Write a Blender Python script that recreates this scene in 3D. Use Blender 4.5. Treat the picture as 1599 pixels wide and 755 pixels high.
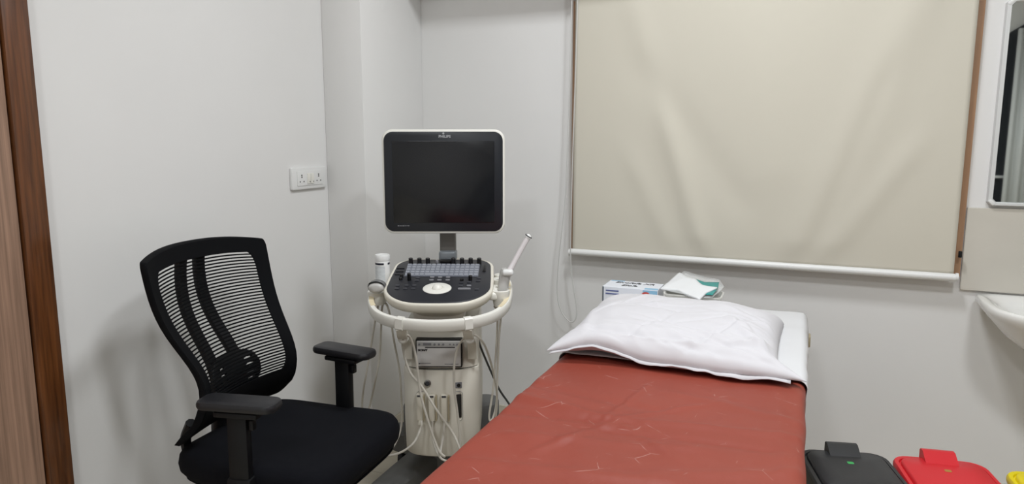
import bpy, bmesh, math, random
from mathutils import Vector, Matrix, noise
random.seed(7)
S = bpy.context.scene
for o in list(bpy.data.objects):
    bpy.data.objects.remove(o)

# ------------------------------------------------------------------ camera, world, lights, exposure
CAM = Vector((0, 0, 1.3)); PITCH = math.radians(8.505); YAW = math.radians(22.491); FPX = 1100.0
cd = bpy.data.cameras.new('camera'); cam = bpy.data.objects.new('camera', cd)
S.collection.objects.link(cam)
cam.location = CAM; cam.rotation_euler = (math.pi/2 - PITCH, 0, YAW)
cd.sensor_width = 36; cd.lens = FPX/1599*36; cd.clip_start = 0.02
S.camera = cam
w = bpy.data.worlds.new('world'); S.world = w; w.use_nodes = True
w.node_tree.nodes['Background'].inputs[0].default_value = (0.8, 0.85, 0.9, 1)
w.node_tree.nodes['Background'].inputs[1].default_value = 0.05
S.view_settings.view_transform = 'Standard'; S.view_settings.look = 'None'
S.view_settings.exposure = 0.0; S.view_settings.gamma = 1.0; S.view_settings.use_curve_mapping = False
CEIL = 2.75
LAMPS = [(-0.22, 1.70, 24.0), (-0.45, -0.60, 19.0), (0.60, 0.65, 27.0)]
for i, (lx, ly, pw) in enumerate(LAMPS):
    ld = bpy.data.lights.new('ceiling_lamp', 'AREA'); ld.shape = 'SQUARE'; ld.size = 0.30
    ld.energy = pw; ld.color = (0.93, 0.965, 1.0)
    lo = bpy.data.objects.new('ceiling_lamp', ld); S.collection.objects.link(lo)
    lo.location = (lx, ly, CEIL - 0.035)

# ------------------------------------------------------------------ helpers
COL = S.collection
def lin(c):
    c = c/255.0
    return c/12.92 if c <= 0.04045 else ((c+0.055)/1.055)**2.4
def mat(name, rgb, rough=0.5, metal=0.0, var=0.0, vscale=20, bump=0.0, bscale=200, spec=0.5, coat=0.0, stretch=None, rgb2=None):
    m = bpy.data.materials.new(name); m.use_nodes = True
    nt = m.node_tree; b = nt.nodes['Principled BSDF']
    c = (lin(rgb[0]), lin(rgb[1]), lin(rgb[2]), 1)
    b.inputs['Base Color'].default_value = c
    b.inputs['Roughness'].default_value = rough; b.inputs['Metallic'].default_value = metal
    b.inputs['Specular IOR Level'].default_value = spec
    if coat: b.inputs['Coat Weight'].default_value = coat
    if var or bump:
        tc = nt.nodes.new('ShaderNodeTexCoord'); mp = nt.nodes.new('ShaderNodeMapping')
        nt.links.new(tc.outputs['Object'], mp.inputs[0])
        if stretch: mp.inputs['Scale'].default_value = stretch
    if var:
        n = nt.nodes.new('ShaderNodeTexNoise'); n.inputs['Scale'].default_value = vscale; n.inputs['Detail'].default_value = 6
        nt.links.new(mp.outputs[0], n.inputs['Vector'])
        r = nt.nodes.new('ShaderNodeValToRGB'); r.color_ramp.elements[0].position = 0.3; r.color_ramp.elements[1].position = 0.7
        d = [max(0, x*(1-var)) for x in c[:3]]
        r.color_ramp.elements[0].color = (*d, 1)
        r.color_ramp.elements[1].color = (lin(rgb2[0]), lin(rgb2[1]), lin(rgb2[2]), 1) if rgb2 else c
        nt.links.new(n.outputs['Fac'], r.inputs[0]); nt.links.new(r.outputs[0], b.inputs['Base Color'])
    if bump:
        n2 = nt.nodes.new('ShaderNodeTexNoise'); n2.inputs['Scale'].default_value = bscale; n2.inputs['Detail'].default_value = 3
        nt.links.new(mp.outputs[0], n2.inputs['Vector'])
        bp = nt.nodes.new('ShaderNodeBump'); bp.inputs['Strength'].default_value = bump; bp.inputs['Distance'].default_value = 0.002
        nt.links.new(n2.outputs['Fac'], bp.inputs['Height']); nt.links.new(bp.outputs[0], b.inputs['Normal'])
    return m

M = {}
M['wall'] = mat('wall_paint', (228, 227, 225), 0.75, var=0.03, vscale=2.5, bump=0.08, bscale=90)
M['ceil'] = mat('ceiling_paint', (235, 234, 232), 0.8)
M['floor'] = mat('floor_tile', (206, 199, 182), 0.25, var=0.08, vscale=5)
M['grout'] = mat('grout', (150, 145, 135), 0.8)
M['skirt'] = mat('skirting_tile', (205, 199, 184), 0.25, var=0.06, vscale=8)
M['teak'] = mat('teak_trim', (92, 52, 24), 0.35, var=0.45, vscale=9, stretch=(12, 12, 0.6), coat=0.2, rgb2=(112, 66, 32))
M['laminate'] = mat('walnut_laminate', (150, 120, 100), 0.45, var=0.28, vscale=10, stretch=(14, 14, 0.35), rgb2=(166, 133, 112))
M['frame'] = mat('window_wood', (182, 142, 110), 0.5, var=0.2, vscale=10, stretch=(10, 10, 0.6))
M['glass_dark'] = mat('window_glass', (40, 46, 52), 0.08)
M['blind'] = mat('blind_fabric', (204, 199, 185), 0.8, bump=0.15, bscale=900)
M['whiteplastic'] = mat('white_plastic', (226, 226, 224), 0.35)
M['cordm'] = mat('cord_plastic', (205, 205, 202), 0.5)
M['marble'] = mat('marble_tile', (208, 203, 192), 0.2, var=0.10, vscale=4)
M['ceramic'] = mat('ceramic', (232, 231, 227), 0.08, coat=0.3)
M['mirror'] = mat('mirror_glass', (225, 230, 228), 0.02, metal=1.0)
M['alu'] = mat('mirror_frame', (216, 217, 216), 0.35, metal=0.1)
M['chrome'] = mat('chrome', (190, 190, 190), 0.2, metal=1.0)
M['darkdoor'] = mat('dark_door', (34, 38, 44), 0.45)
M['curtain'] = mat('curtain_cloth', (214, 216, 214), 0.8)
M['blackmesh'] = mat('black_mesh_fabric', (9, 10, 13), 0.85, bump=0.2, bscale=900, spec=0.15)
M['blackfabric'] = mat('black_seat_fabric', (15, 16, 21), 0.95, bump=0.35, bscale=700, spec=0.15)
M['blackplastic'] = mat('black_plastic', (12, 13, 16), 0.5, spec=0.3, bump=0.1, bscale=500)
M['blackpad'] = mat('armrest_polyurethane', (26, 26, 30), 0.42, bump=0.15, bscale=400)
M['steel'] = mat('steel', (150, 150, 150), 0.3, metal=1.0)
M['cream'] = mat('cream_plastic', (222, 217, 204), 0.42, var=0.04, vscale=6)
M['creamwhite'] = mat('offwhite_plastic', (230, 228, 220), 0.4)
M['yellowed'] = mat('yellowed_plastic', (228, 214, 182), 0.5, var=0.08, vscale=20)
M['panelblack'] = mat('console_black', (33, 34, 40), 0.45)
M['keygrey'] = mat('key_grey', (146, 149, 158), 0.4)
M['keytray'] = mat('key_tray', (122, 126, 136), 0.35)
M['knob'] = mat('knob_black', (10, 10, 12), 0.4)
M['btn'] = mat('button_dark', (56, 57, 63), 0.4)
M['btnlight'] = mat('button_grey', (122, 122, 126), 0.4)
M['screen'] = mat('screen_glass', (12, 14, 19), 0.18)
M['bezel'] = mat('bezel_black', (22, 25, 32), 0.3)
M['logo'] = mat('logo_grey', (170, 172, 174), 0.4)
M['logodark'] = mat('logo_dark', (30, 30, 32), 0.5)
M['armgrey'] = mat('arm_grey', (112, 109, 104), 0.4)
M['hinge'] = mat('hinge_bluegrey', (140, 146, 152), 0.35, metal=0.2)
M['basegrey'] = mat('base_grey', (88, 88, 86), 0.5, bump=0.15, bscale=400)
M['rubber'] = mat('rubber', (28, 28, 30), 0.6)
M['printer'] = mat('printer_grey', (214, 212, 210), 0.4)
M['printerstrip'] = mat('printer_strip', (176, 175, 173), 0.4)
M['slot'] = mat('dark_slot', (22, 20, 18), 0.6)
M['connector'] = mat('connector_beige', (214, 208, 193), 0.45)
M['cable'] = mat('cable_grey', (202, 197, 186), 0.5)
M['cabledark'] = mat('cable_dark', (60, 60, 60), 0.5)
M['probe'] = mat('probe_grey', (188, 186, 182), 0.4)
M['probedark'] = mat('probe_lens', (116, 116, 116), 0.4)
M['probeshaft'] = mat('probe_shaft', (212, 206, 206), 0.35)
M['label'] = mat('label_print', (214, 218, 220), 0.4, var=0.2, vscale=60, stretch=(1, 1, 3))
M['navy'] = mat('navy_print', (22, 26, 44), 0.4)
M['pillow'] = mat('pillow_cotton', (207, 205, 208), 0.9, bump=0.12, bscale=700)
M['sheet'] = mat('white_cotton', (212, 212, 213), 0.9, bump=0.1, bscale=600)
M['boxcard'] = mat('box_card', (226, 229, 236), 0.4)
M['boxblue'] = mat('box_blue', (142, 186, 214), 0.4)
M['boxnavy'] = mat('box_navy', (88, 98, 146), 0.4)
M['boxred'] = mat('box_red', (196, 70, 58), 0.4)
M['boxgrey'] = mat('box_side', (74, 84, 96), 0.5)
M['teal'] = mat('teal_print', (30, 142, 138), 0.3)
M['tissue'] = mat('tissue', (226, 227, 228), 0.9)
M['binblack'] = mat('bin_black', (42, 43, 45), 0.42, bump=0.2, bscale=350)
M['binred'] = mat('bin_red', (206, 34, 44), 0.4, bump=0.15, bscale=350)
M['binyellow'] = mat('bin_yellow', (226, 206, 10), 0.4, bump=0.15, bscale=350)
M['green'] = mat('sticker_green', (60, 170, 90), 0.4)
M['gold'] = mat('sticker_gold', (170, 130, 60), 0.4)
M['couchsteel'] = mat('couch_paint', (206, 202, 190), 0.4)
M['bracket'] = mat('bracket_beige', (176, 164, 136), 0.5)
M['mattress'] = mat('mattress_rexine', (120, 52, 44), 0.5)
# clear film
m = bpy.data.materials.new('clear_film'); m.use_nodes = True
b = m.node_tree.nodes['Principled BSDF']; b.inputs['Base Color'].default_value = (0.92, 0.94, 0.94, 1)
b.inputs['Roughness'].default_value = 0.12; b.inputs['Alpha'].default_value = 0.35
M['film'] = m
m = bpy.data.materials.new('clear_tub'); m.use_nodes = True
b = m.node_tree.nodes['Principled BSDF']; b.inputs['Base Color'].default_value = (0.84, 0.83, 0.78, 1)
b.inputs['Roughness'].default_value = 0.25; b.inputs['Alpha'].default_value = 0.7
M['tub'] = m
m = bpy.data.materials.new('lamp_diffuser'); m.use_nodes = True
b = m.node_tree.nodes['Principled BSDF']; b.inputs['Base Color'].default_value = (0.9, 0.9, 0.9, 1)
b.inputs['Emission Color'].default_value = (1, 0.985, 0.96, 1); b.inputs['Emission Strength'].default_value = 3.0
M['diffuser'] = m
# red vinyl with thin pale scuffs and scratch lines
m = mat('red_vinyl', (143, 65, 51), 0.5, var=0.10, vscale=3.5, spec=0.32, bump=0.12, bscale=250)
nt = m.node_tree; b = nt.nodes['Principled BSDF']
src = b.inputs['Base Color'].links[0].from_socket
tc = nt.nodes.new('ShaderNodeTexCoord')
dn = nt.nodes.new('ShaderNodeTexNoise'); dn.inputs['Scale'].default_value = 6
va = nt.nodes.new('ShaderNodeVectorMath'); va.operation = 'MULTIPLY_ADD'
nt.links.new(tc.outputs['Object'], dn.inputs['Vector']); nt.links.new(dn.outputs['Color'], va.inputs[0])
va.inputs[1].default_value = (0.03, 0.03, 0.03); nt.links.new(tc.outputs['Object'], va.inputs[2])
vo = nt.nodes.new('ShaderNodeTexVoronoi'); vo.feature = 'DISTANCE_TO_EDGE'; vo.inputs['Scale'].default_value = 13
nt.links.new(va.outputs[0], vo.inputs['Vector'])
lt = nt.nodes.new('ShaderNodeMapRange'); lt.inputs[1].default_value = 0.003; lt.inputs[2].default_value = 0.012
lt.inputs[3].default_value = 1; lt.inputs[4].default_value = 0
nt.links.new(vo.outputs['Distance'], lt.inputs[0])
mk = nt.nodes.new('ShaderNodeTexNoise'); mk.inputs['Scale'].default_value = 17; mk.inputs['Detail'].default_value = 4
nt.links.new(tc.outputs['Object'], mk.inputs['Vector'])
mr = nt.nodes.new('ShaderNodeMapRange'); mr.inputs[1].default_value = 0.56; mr.inputs[2].default_value = 0.63
nt.links.new(mk.outputs['Fac'], mr.inputs[0])
mu = nt.nodes.new('ShaderNodeMath'); mu.operation = 'MULTIPLY'
nt.links.new(lt.outputs[0], mu.inputs[0]); nt.links.new(mr.outputs[0], mu.inputs[1])
mu2 = nt.nodes.new('ShaderNodeMath'); mu2.operation = 'MULTIPLY'; mu2.inputs[1].default_value = 0.34
nt.links.new(mu.outputs[0], mu2.inputs[0])
mx = nt.nodes.new('ShaderNodeMix'); mx.data_type = 'RGBA'
nt.links.new(mu2.outputs[0], mx.inputs[0]); nt.links.new(src, mx.inputs[6]); mx.inputs[7].default_value = (0.72, 0.5, 0.45, 1)
nt.links.new(mx.outputs[2], b.inputs['Base Color'])
M['vinyl'] = m

def obj(name, bm, m, parent=None, loc=(0, 0, 0), rot=(0, 0, 0), smooth=True, angle=40):
    me = bpy.data.meshes.new(name)
    bmesh.ops.recalc_face_normals(bm, faces=bm.faces[:])
    bm.to_mesh(me); bm.free()
    for mm in (m if isinstance(m, (list, tuple)) else [m]):
        me.materials.append(M[mm])
    if smooth:
        for p in me.polygons: p.use_smooth = True
        try: me.set_sharp_from_angle(angle=math.radians(angle))
        except Exception: pass
    o = bpy.data.objects.new(name, me); COL.objects.link(o)
    o.location = loc; o.rotation_euler = rot
    if parent: o.parent = parent
    return o
def thing(name, label, cat, loc=(0, 0, 0), rotz=0, group=None):
    o = bpy.data.objects.new(name, None); COL.objects.link(o); o.empty_display_size = 0.1
    o.location = loc; o.rotation_euler = (0, 0, rotz); o['label'] = label; o['category'] = cat
    if group: o['group'] = group
    return o
def tag(o, label, cat, group=None):
    o['label'] = label; o['category'] = cat
    if group: o['group'] = group
    return o
def struct(o):
    o['kind'] = 'structure'; return o
def add_box(bm, c, s, bev=0.0, seg=2, mtx=None):
    r = bmesh.ops.create_cube(bm, size=1)
    vs = r['verts']
    for v in vs: v.co = Vector((v.co.x*s[0]+c[0], v.co.y*s[1]+c[1], v.co.z*s[2]+c[2]))
    if bev:
        es = list({e for v in vs for e in v.link_edges})
        g = bmesh.ops.bevel(bm, geom=es, offset=bev, segments=seg, affect='EDGES', profile=0.5)
    return bm
def box(c, s, bev=0.0, seg=2):
    return add_box(bmesh.new(), c, s, bev, seg)
def loft(bm, rings, close=True, cap0=True, cap1=True, mi=0):
    vr = [[bm.verts.new(p) for p in r] for r in rings]
    n = len(vr[0])
    for a, b_ in zip(vr, vr[1:]):
        for i in range(n if close else n-1):
            j = (i+1) % n
            f = bm.faces.new((a[i], a[j], b_[j], b_[i])); f.material_index = mi
    if cap0: bm.faces.new(vr[0][::-1]).material_index = mi
    if cap1: bm.faces.new(vr[-1]).material_index = mi
    return bm
def rrect(w, h, r, n=6, cx=0, cy=0):
    rs = r if isinstance(r, (list, tuple)) else [r]*4   # TR, TL, BL, BR
    pts = []
    for k, (sx, sy) in enumerate(((1, 1), (-1, 1), (-1, -1), (1, -1))):
        rr = rs[k]
        for i in range(n+1):
            a = math.pi/2*(k + i/n)
            pts.append((cx+sx*(w/2-rr)+rr*math.cos(a), cy+sy*(h/2-rr)+rr*math.sin(a)))
    return pts
def plate(bm, outline, z0, z1, bev=0.0, f=lambda x, y, z: (x, y, z)):
    """extrude a 2-D outline; bev insets top and bottom rims (outline convex, shrunk about its centre)"""
    cx = sum(p[0] for p in outline)/len(outline); cy = sum(p[1] for p in outline)/len(outline)
    ex = max(abs(p[0]-cx) for p in outline); ey = max(abs(p[1]-cy) for p in outline)
    def ring(z, ins):
        return [f(cx+(x-cx)*(1-ins/ex), cy+(y-cy)*(1-ins/ey), z) for x, y in outline]
    rs = []
    if bev:
        rs = [ring(z0, bev), ring(z0+bev*.3, bev*.3), ring(z0+bev, 0), ring(z1-bev, 0), ring(z1-bev*.3, bev*.3), ring(z1, bev)]
    else: rs = [ring(z0, 0), ring(z1, 0)]
    return loft(bm, rs)
def circle(r, n=24, cx=0, cy=0): return [(cx+r*math.cos(2*math.pi*i/n), cy+r*math.sin(2*math.pi*i/n)) for i in range(n)]
def lathe(bm, prof, n=24, c=(0, 0, 0)):
    rs = [[(c[0]+r*math.cos(2*math.pi*i/n), c[1]+r*math.sin(2*math.pi*i/n), c[2]+z) for i in range(n)] for r, z in prof]
    return loft(bm, rs)
def catmull(P, k=8):
    P = [Vector(p) for p in P]; out = []
    Q = [P[0]*2-P[1]] + P + [P[-1]*2-P[-2]]
    for i in range(1, len(Q)-2):
        a, b_, c, d = Q[i-1:i+3]
        for j in range(k):
            t = j/k
            out.append(0.5*((2*b_)+(c-a)*t+(2*a-5*b_+4*c-d)*t*t+(3*b_-a-3*c+d)*t**3))
    out.append(P[-1]); return out
def sweep(bm, path, prof, up=Vector((0, 0, 1))):
    """sweep a 2-D profile (side, up) along a path; a scalar profile means a round tube"""
    path = [Vector(p) for p in path]; rings = []
    prev = None
    for i, p in enumerate(path):
        t = (path[min(i+1, len(path)-1)]-path[max(i-1, 0)]).normalized()
        if prev is None:
            s = t.cross(up)
            if s.length < 1e-3: s = t.cross(Vector((1, 0, 0)))
        else:
            s = prev - t*prev.dot(t)
        s.normalize(); prev = s
        u = s.cross(t)
        pr = prof(i/(len(path)-1)) if callable(prof) else prof
        rings.append([p + s*a + u*b_ for a, b_ in pr])
    return loft(bm, rings)
def tube(path, r, n=8, k=8):
    return sweep(bmesh.new(), catmull(path, k), circle(r, n))
def text(name, s, size, m, parent, loc, rot, shear=0.0, depth=0.0004, bold=0.0, sx=1.0):
    cu = bpy.data.curves.new(name, 'FONT'); cu.body = s; cu.size = size; cu.align_x = 'CENTER'; cu.align_y = 'CENTER'
    cu.shear = shear; cu.extrude = depth; cu.offset = bold; cu.resolution_u = 3
    t = bpy.data.objects.new(name, cu); COL.objects.link(t)
    bpy.context.view_layer.update()
    me = bpy.data.meshes.new_from_object(t.evaluated_get(bpy.context.evaluated_depsgraph_get()))
    COL.objects.unlink(t); bpy.data.objects.remove(t)
    me.materials.clear(); me.materials.append(M[m])
    o = bpy.data.objects.new(name, me); COL.objects.link(o)
    o.location = loc; o.rotation_euler = rot; o.scale = (sx, 1, 1); o.parent = parent
    return o
def dup(o, parent=None, loc=None, rot=None):
    c = o.copy(); COL.objects.link(c); c.parent = parent
    if loc: c.location = loc
    if rot: c.rotation_euler = rot
    return c

# directions of the line of sight: at(px, py, v) is the real point met at forward distance v
FH = Vector((-math.sin(YAW), math.cos(YAW), 0)); RT = Vector((math.cos(YAW), math.sin(YAW), 0))
FW = Vector((FH.x*math.cos(PITCH), FH.y*math.cos(PITCH), -math.sin(PITCH))); UP = RT.cross(FW)
def ray(px, py): return FW*FPX + RT*(px-799.5) - UP*(py-377.5)
def at(px, py, v):
    d = ray(px, py); return CAM + d*(v/d.dot(FH))
def at_y(px, py, y):
    d = ray(px, py); return CAM + d*(y/d.y)

# ------------------------------------------------------------------ room
XL, XP, YP, YB, XR, YR = -1.77, -1.589, 2.336, 2.80, 2.55, -1.9
T = 0.12
struct(obj('floor', box(((XL+XR)/2, (YB+YR)/2, -0.05), (XR-XL+2*T, YB-YR+2*T, 0.09)), 'grout', smooth=False))
fl = [o for o in bpy.data.objects if o.name == 'floor'][0]
ts = 0.6
x0 = XL
ix = 0
while XL + ix*ts < XR:
    iy = 0
    while YB - (iy)*ts > YR:
        xa, xb = XL+ix*ts, min(XL+(ix+1)*ts, XR)
        yb, ya = YB-iy*ts, max(YB-(iy+1)*ts, YR)
        t = obj('floor_tile', box(((xa+xb)/2, (ya+yb)/2, -0.0025), (xb-xa-0.003, yb-ya-0.003, 0.005), 0.0008, 1), 'floor', fl, smooth=False)
        iy += 1
    ix += 1
struct(obj('ceiling', box(((XL+XR)/2, (YB+YR)/2, CEIL+0.05), (XR-XL+2*T, YB-YR+2*T, 0.1)), 'ceil', smooth=False))
struct(obj('wall_left', box((XL-T/2, (YB+YR)/2, CEIL/2), (T, YB-YR, CEIL)), 'wall', smooth=False))
struct(obj('wall_back', box(((XL+XR)/2, YB+T/2, CEIL/2), (XR-XL+2*T, T, CEIL)), 'wall', smooth=False))
struct(obj('wall_right', box((XR+T/2, (YB+YR)/2, CEIL/2), (T, YB-YR, CEIL)), 'wall', smooth=False))
struct(obj('wall_front', box(((XL+XR)/2, YR-T/2, CEIL/2), (XR-XL+2*T, T, CEIL)), 'wall', smooth=False))
struct(obj('wall_pillar', box(((XL+XP)/2, (YP+YB)/2, CEIL/2), (XP-XL, YB-YP, CEIL), 0.004, 2), 'wall'))
# skirting tiles
SK = 0.10
def skirt(name, p0, p1, nrm, n):
    p0 = Vector(p0); p1 = Vector(p1); d = p1-p0
    root = None
    for i in range(n):
        a = p0+d*(i/n); b_ = p0+d*((i+1)/n); c = (a+b_)/2 + Vector(nrm)*0.005
        L = (b_-a).length-0.002
        s = (L, 0.010, SK) if abs(d.x) > abs(d.y) else (0.010, L, SK)
        bm = box((c.x, c.y, SK/2), s, 0.001, 1)
        if root is None: root = struct(obj(name, bm, 'skirt', smooth=False))
        else: obj('skirting_tile', bm, 'skirt', root, smooth=False)
skirt('baseboard_back', (XP, YB, 0), (XR, YB, 0), (0, -1, 0), 6)
skirt('baseboard_pillar', (XP, YP, 0), (XP, YB, 0), (1, 0, 0), 1)
skirt('baseboard_left', (XL, 1.178, 0), (XL, YP, 0), (1, 0, 0), 2)
# door with teak frame on the left wall
d1 = struct(obj('door_1', box((XL+0.008, 0.66, 1.02), (0.016, 0.90, 2.04), 0.001, 1), 'laminate', smooth=False))
struct(obj('trim_1', box((XL+0.012, 1.146, 1.06), (0.028, 0.064, 2.12), 0.003, 2), 'teak'))
struct(obj('trim_2', box((XL+0.012, 0.18, 1.06), (0.028, 0.064, 2.12), 0.003, 2), 'teak'))
struct(obj('trim_3', box((XL+0.012, 0.663, 2.085), (0.028, 0.90, 0.07), 0.003, 2), 'teak'))
bm = box((XL+0.045, 0.30, 1.0), (0.012, 0.02, 0.16), 0.003); add_box(bm, (XL+0.028, 0.30, 1.0), (0.03, 0.015, 0.015)); add_box(bm, (XL+0.045, 0.35, 1.0), (0.012, 0.1, 0.016), 0.004)
obj('door_handle', bm, 'chrome', d1)
# window behind the blind: wooden frame and glass
WX0, WX1, WZ0, WZ1 = -0.889, 0.513, 0.822, 1.86
wf = thing('window_1', '', ''); del wf['label']; del wf['category']; struct(wf)
for c, s in (((WX0+0.03, 2.792, (WZ0+WZ1)/2), (0.06, 0.016, WZ1-WZ0)), ((WX1-0.03, 2.792, (WZ0+WZ1)/2), (0.06, 0.016, WZ1-WZ0)),
             (((WX0+WX1)/2, 2.792, WZ0+0.03), (WX1-WX0-0.12, 0.016, 0.06)), (((WX0+WX1)/2, 2.792, WZ1-0.03), (WX1-WX0-0.12, 0.016, 0.06)),
             (((WX0+WX1)/2, 2.792, (WZ0+WZ1)/2), (0.05, 0.016, WZ1-WZ0-0.12))):
    obj('window_frame', box(c, s, 0.003), 'frame', wf)
for sx in (-1, 1):
    cx = (WX0+WX1)/2 + sx*0.337
    obj('window_pane', box((cx, 2.796, (WZ0+WZ1)/2), (0.62, 0.006, WZ1-WZ0-0.12)), 'glass_dark', wf, smooth=False)

# ------------------------------------------------------------------ roller blind
bl = thing('roller_blind', 'cream fabric roller blind drawn down over the brown wooden window frame', 'blind', (-0.19, 2.748, 0.82))
BX0, BX1, BZ0, BZ1 = -0.868, 0.487, 0.835, 1.845
folds = [((-0.62, 1.75), (-0.35, 0.86), 0.05, 0.006), ((-0.48, 1.3), (-0.33, 0.84), 0.035, 0.007), ((0.35, 1.84), (-0.02, 0.84), 0.075, 0.011),
         ((0.22, 1.45), (0.02, 0.84), 0.035, -0.006), ((-0.55, 1.5), (-0.25, 1.1), 0.06, -0.006), ((-0.25, 1.8), (-0.1, 1.2), 0.14, 0.006),
         ((0.30, 1.2), (0.08, 0.86), 0.04, 0.006), ((-0.6, 1.15), (-0.45, 0.84), 0.04, 0.005)]
EDG = 0.12
def foldh(x, z, fs):
    h = 0
    for (ax, az), (bx, bz), wd, a in fs:
        d = Vector((bx-ax, bz-az)); L = d.length; d /= L
        p = Vector((x-ax, z-az)); t = p.dot(d)/L; s = abs(p.x*d.y-p.y*d.x)
        e = max(0, -t)*L + max(0, t-1)*L
        h += a*math.exp(-(s/wd)**2)*math.exp(-(e/EDG)**2)
    return h
bm = bmesh.new(); nx, nz = 90, 66; g = []
for j in range(nz+1):
    z = BZ0+(BZ1-BZ0)*j/nz; row = []
    for i in range(nx+1):
        x = BX0+(BX1-BX0)*i/nx
        e = min(1, min(i, nx-i)/8)*min(1, j/6+0.08)
        row.append(bm.verts.new((x+0.19, -foldh(x, z, folds)*e*1.2 + 0.002*noise.noise((x*3, z*2, 1))*e - 0.0007*math.exp(-((z-1.41)/0.004)**2), z-0.82)))
    g.append(row)
for j in range(nz):
    for i in range(nx): bm.faces.new((g[j][i], g[j][i+1], g[j+1][i+1], g[j+1][i]))
o = obj('blind_fabric', bm, 'blind', bl, angle=180)
md = o.modifiers.new('thick', 'SOLIDIFY'); md.thickness = 0.0012
def rod(a, b_, r, n=16):
    return sweep(bmesh.new(), [a, b_], circle(r, n))
obj('bottom_bar', rod((BX0+0.19-0.006, 0, 0.010), (BX1+0.19+0.006, 0, 0.006), 0.0135), 'whiteplastic', bl)
for sx in (BX0-0.010, BX1+0.010):
    obj('end_cap', rod((sx+0.19-0.004, 0, 0.008), (sx+0.19+0.004, 0, 0.008), 0.0145), 'whiteplastic', bl)
obj('roller_tube', rod((BX0+0.19, 0.005, 1.04), (BX1+0.19, 0.005, 1.04), 0.022), 'whiteplastic', bl)
for sx in (BX0-0.012, BX1+0.012):
    obj('mounting_bracket', box((sx+0.19, 0.01, 1.04), (0.012, 0.05, 0.06), 0.003), 'whiteplastic', bl)
obj('side_clip', box((BX1+0.19+0.016, 0.012, 0.085), (0.010, 0.012, 0.022), 0.002), 'blackplastic', bl)
# bead cord loop
cp = [at_y(x, y, 2.735) for x, y in ((893, -8), (889, 150), (883, 300), (873, 400), (870, 455), (876, 485), (890, 502), (899, 497), (900, 478), (894, 440), (891, 395), (894, 250), (899, 100), (902, -8))]
cp = [p - bl.location for p in cp]
obj('pull_cord', sweep(bmesh.new(), catmull(cp, 8), circle(0.0022, 6)), 'cordm', bl)

# ------------------------------------------------------------------ guessed air conditioner (unseen above the frame; added to shade wall and blind)
ac = thing('guessed_air_conditioner', 'unseen white split air conditioner, guessed and added to shade the upper wall and blind', 'air conditioner', (-1.01, YB, 1.955))
bm = plate(bmesh.new(), rrect(0.21, 0.28, [0.03, 0.01, 0.01, 0.07], 6, -0.105, 0.14), -0.47, 0.47, 0.004, lambda x, y, z: (z, x, y))
obj('body', bm, 'whiteplastic', ac)
for i in range(2):
    obj('louvre', box((0, -0.13, 0.012+0.018*i), (0.74, 0.07, 0.004), 0.001), 'whiteplastic', ac, rot=(0, 0, 0))

# ------------------------------------------------------------------ ceiling lights
for i, (lx, ly, pw) in enumerate(LAMPS):
    c = thing('ceiling_light', ['white round ceiling panel light above the couch', 'white round ceiling panel light nearest the dark door wall', 'white round ceiling panel light nearer the right wall'][i], 'light', (lx, ly, CEIL))
    obj('frame', lathe(bmesh.new(), [(0.17, 0), (0.17, -0.02), (0.158, -0.026), (0.152, -0.02), (0.152, 0)], 32), 'whiteplastic', c)
    obj('diffuser', lathe(bmesh.new(), [(0.15, -0.006), (0.15, -0.018)], 32), 'diffuser', c)

# ------------------------------------------------------------------ socket plate on the left wall
so = thing('wall_socket', 'white double socket plate with two switches on the left wall', 'socket', (XL, 2.212, 1.143), math.pi/2)
# local: x along wall (+x = deeper), y = into the wall (-y = room side)
toR = lambda x, y, z: (x, -z, y)
obj('plate', plate(bmesh.new(), rrect(0.205, 0.084, 0.006), 0, 0.013, 0.004, toR), 'whiteplastic', so)
obj('cover', plate(bmesh.new(), rrect(0.150, 0.056, 0.003), 0.012, 0.0155, 0.001, toR), 'whiteplastic', so)
for sx in (-0.05, 0.05):
    bm = bmesh.new()
    for hx, hz, r in ((0, 0.012, 0.0032), (0, 0.005, 0.0030), (-0.011, -0.012, 0.0027), (0.011, -0.012, 0.0027)):
        plate(bm, circle(r, 10, sx+hx, hz), 0.0150, 0.0160, 0, toR)
    obj('socket_holes', bm, 'slot', so)
for sx in (-0.0105, 0.0105):
    sw = obj('switch', plate(bmesh.new(), rrect(0.018, 0.040, 0.002, 3, sx, -0.002), 0.0150, 0.0185, 0.0012, toR), 'creamwhite', so)
    obj('switch_mark', plate(bmesh.new(), circle(0.0022, 10, sx+0.004, -0.014), 0.0183, 0.0188, 0, toR), 'slot', sw)

# ------------------------------------------------------------------ backsplash, mirror, basin
bs = struct(obj('trim_4', box((0.517+0.5, YB-0.006, 0.92), (1.0, 0.012, 0.285), 0.002, 1), 'marble', smooth=False))
mi = thing('wall_mirror', 'white framed wall mirror with clipped corners above the marble backsplash', 'mirror', (0.785, YB, 1.405))
mw, mh = 0.43, 0.665
fr = bmesh.new()
outer = [(-mw/2+.012, -mh/2), (mw/2-.012, -mh/2), (mw/2, -mh/2+.012), (mw/2, mh/2-.012), (mw/2-.012, mh/2), (-mw/2+.012, mh/2), (-mw/2, mh/2-.012), (-mw/2, -mh/2+.012)]
inner = [(x*(1-0.015/(mw/2)), y*(1-0.012/(mh/2))) for x, y in outer]
rings = [[(x, 0, y) for x, y in outer], [(x, -0.022, y) for x, y in outer], [(x*.995, -0.026, y*.995) for x, y in outer], [(x*1.01, -0.026, y*1.01) for x, y in inner], [(x, -0.012, y) for x, y in inner]]
loft(fr, rings, cap0=True, cap1=False)
obj('mirror_frame', fr, 'alu', mi, angle=30)
bm = bmesh.new(); bm.faces.new([bm.verts.new((x, -0.013, y)) for x, y in inner])
obj('mirror_glass', bm, 'mirror', mi, smooth=False)
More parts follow.
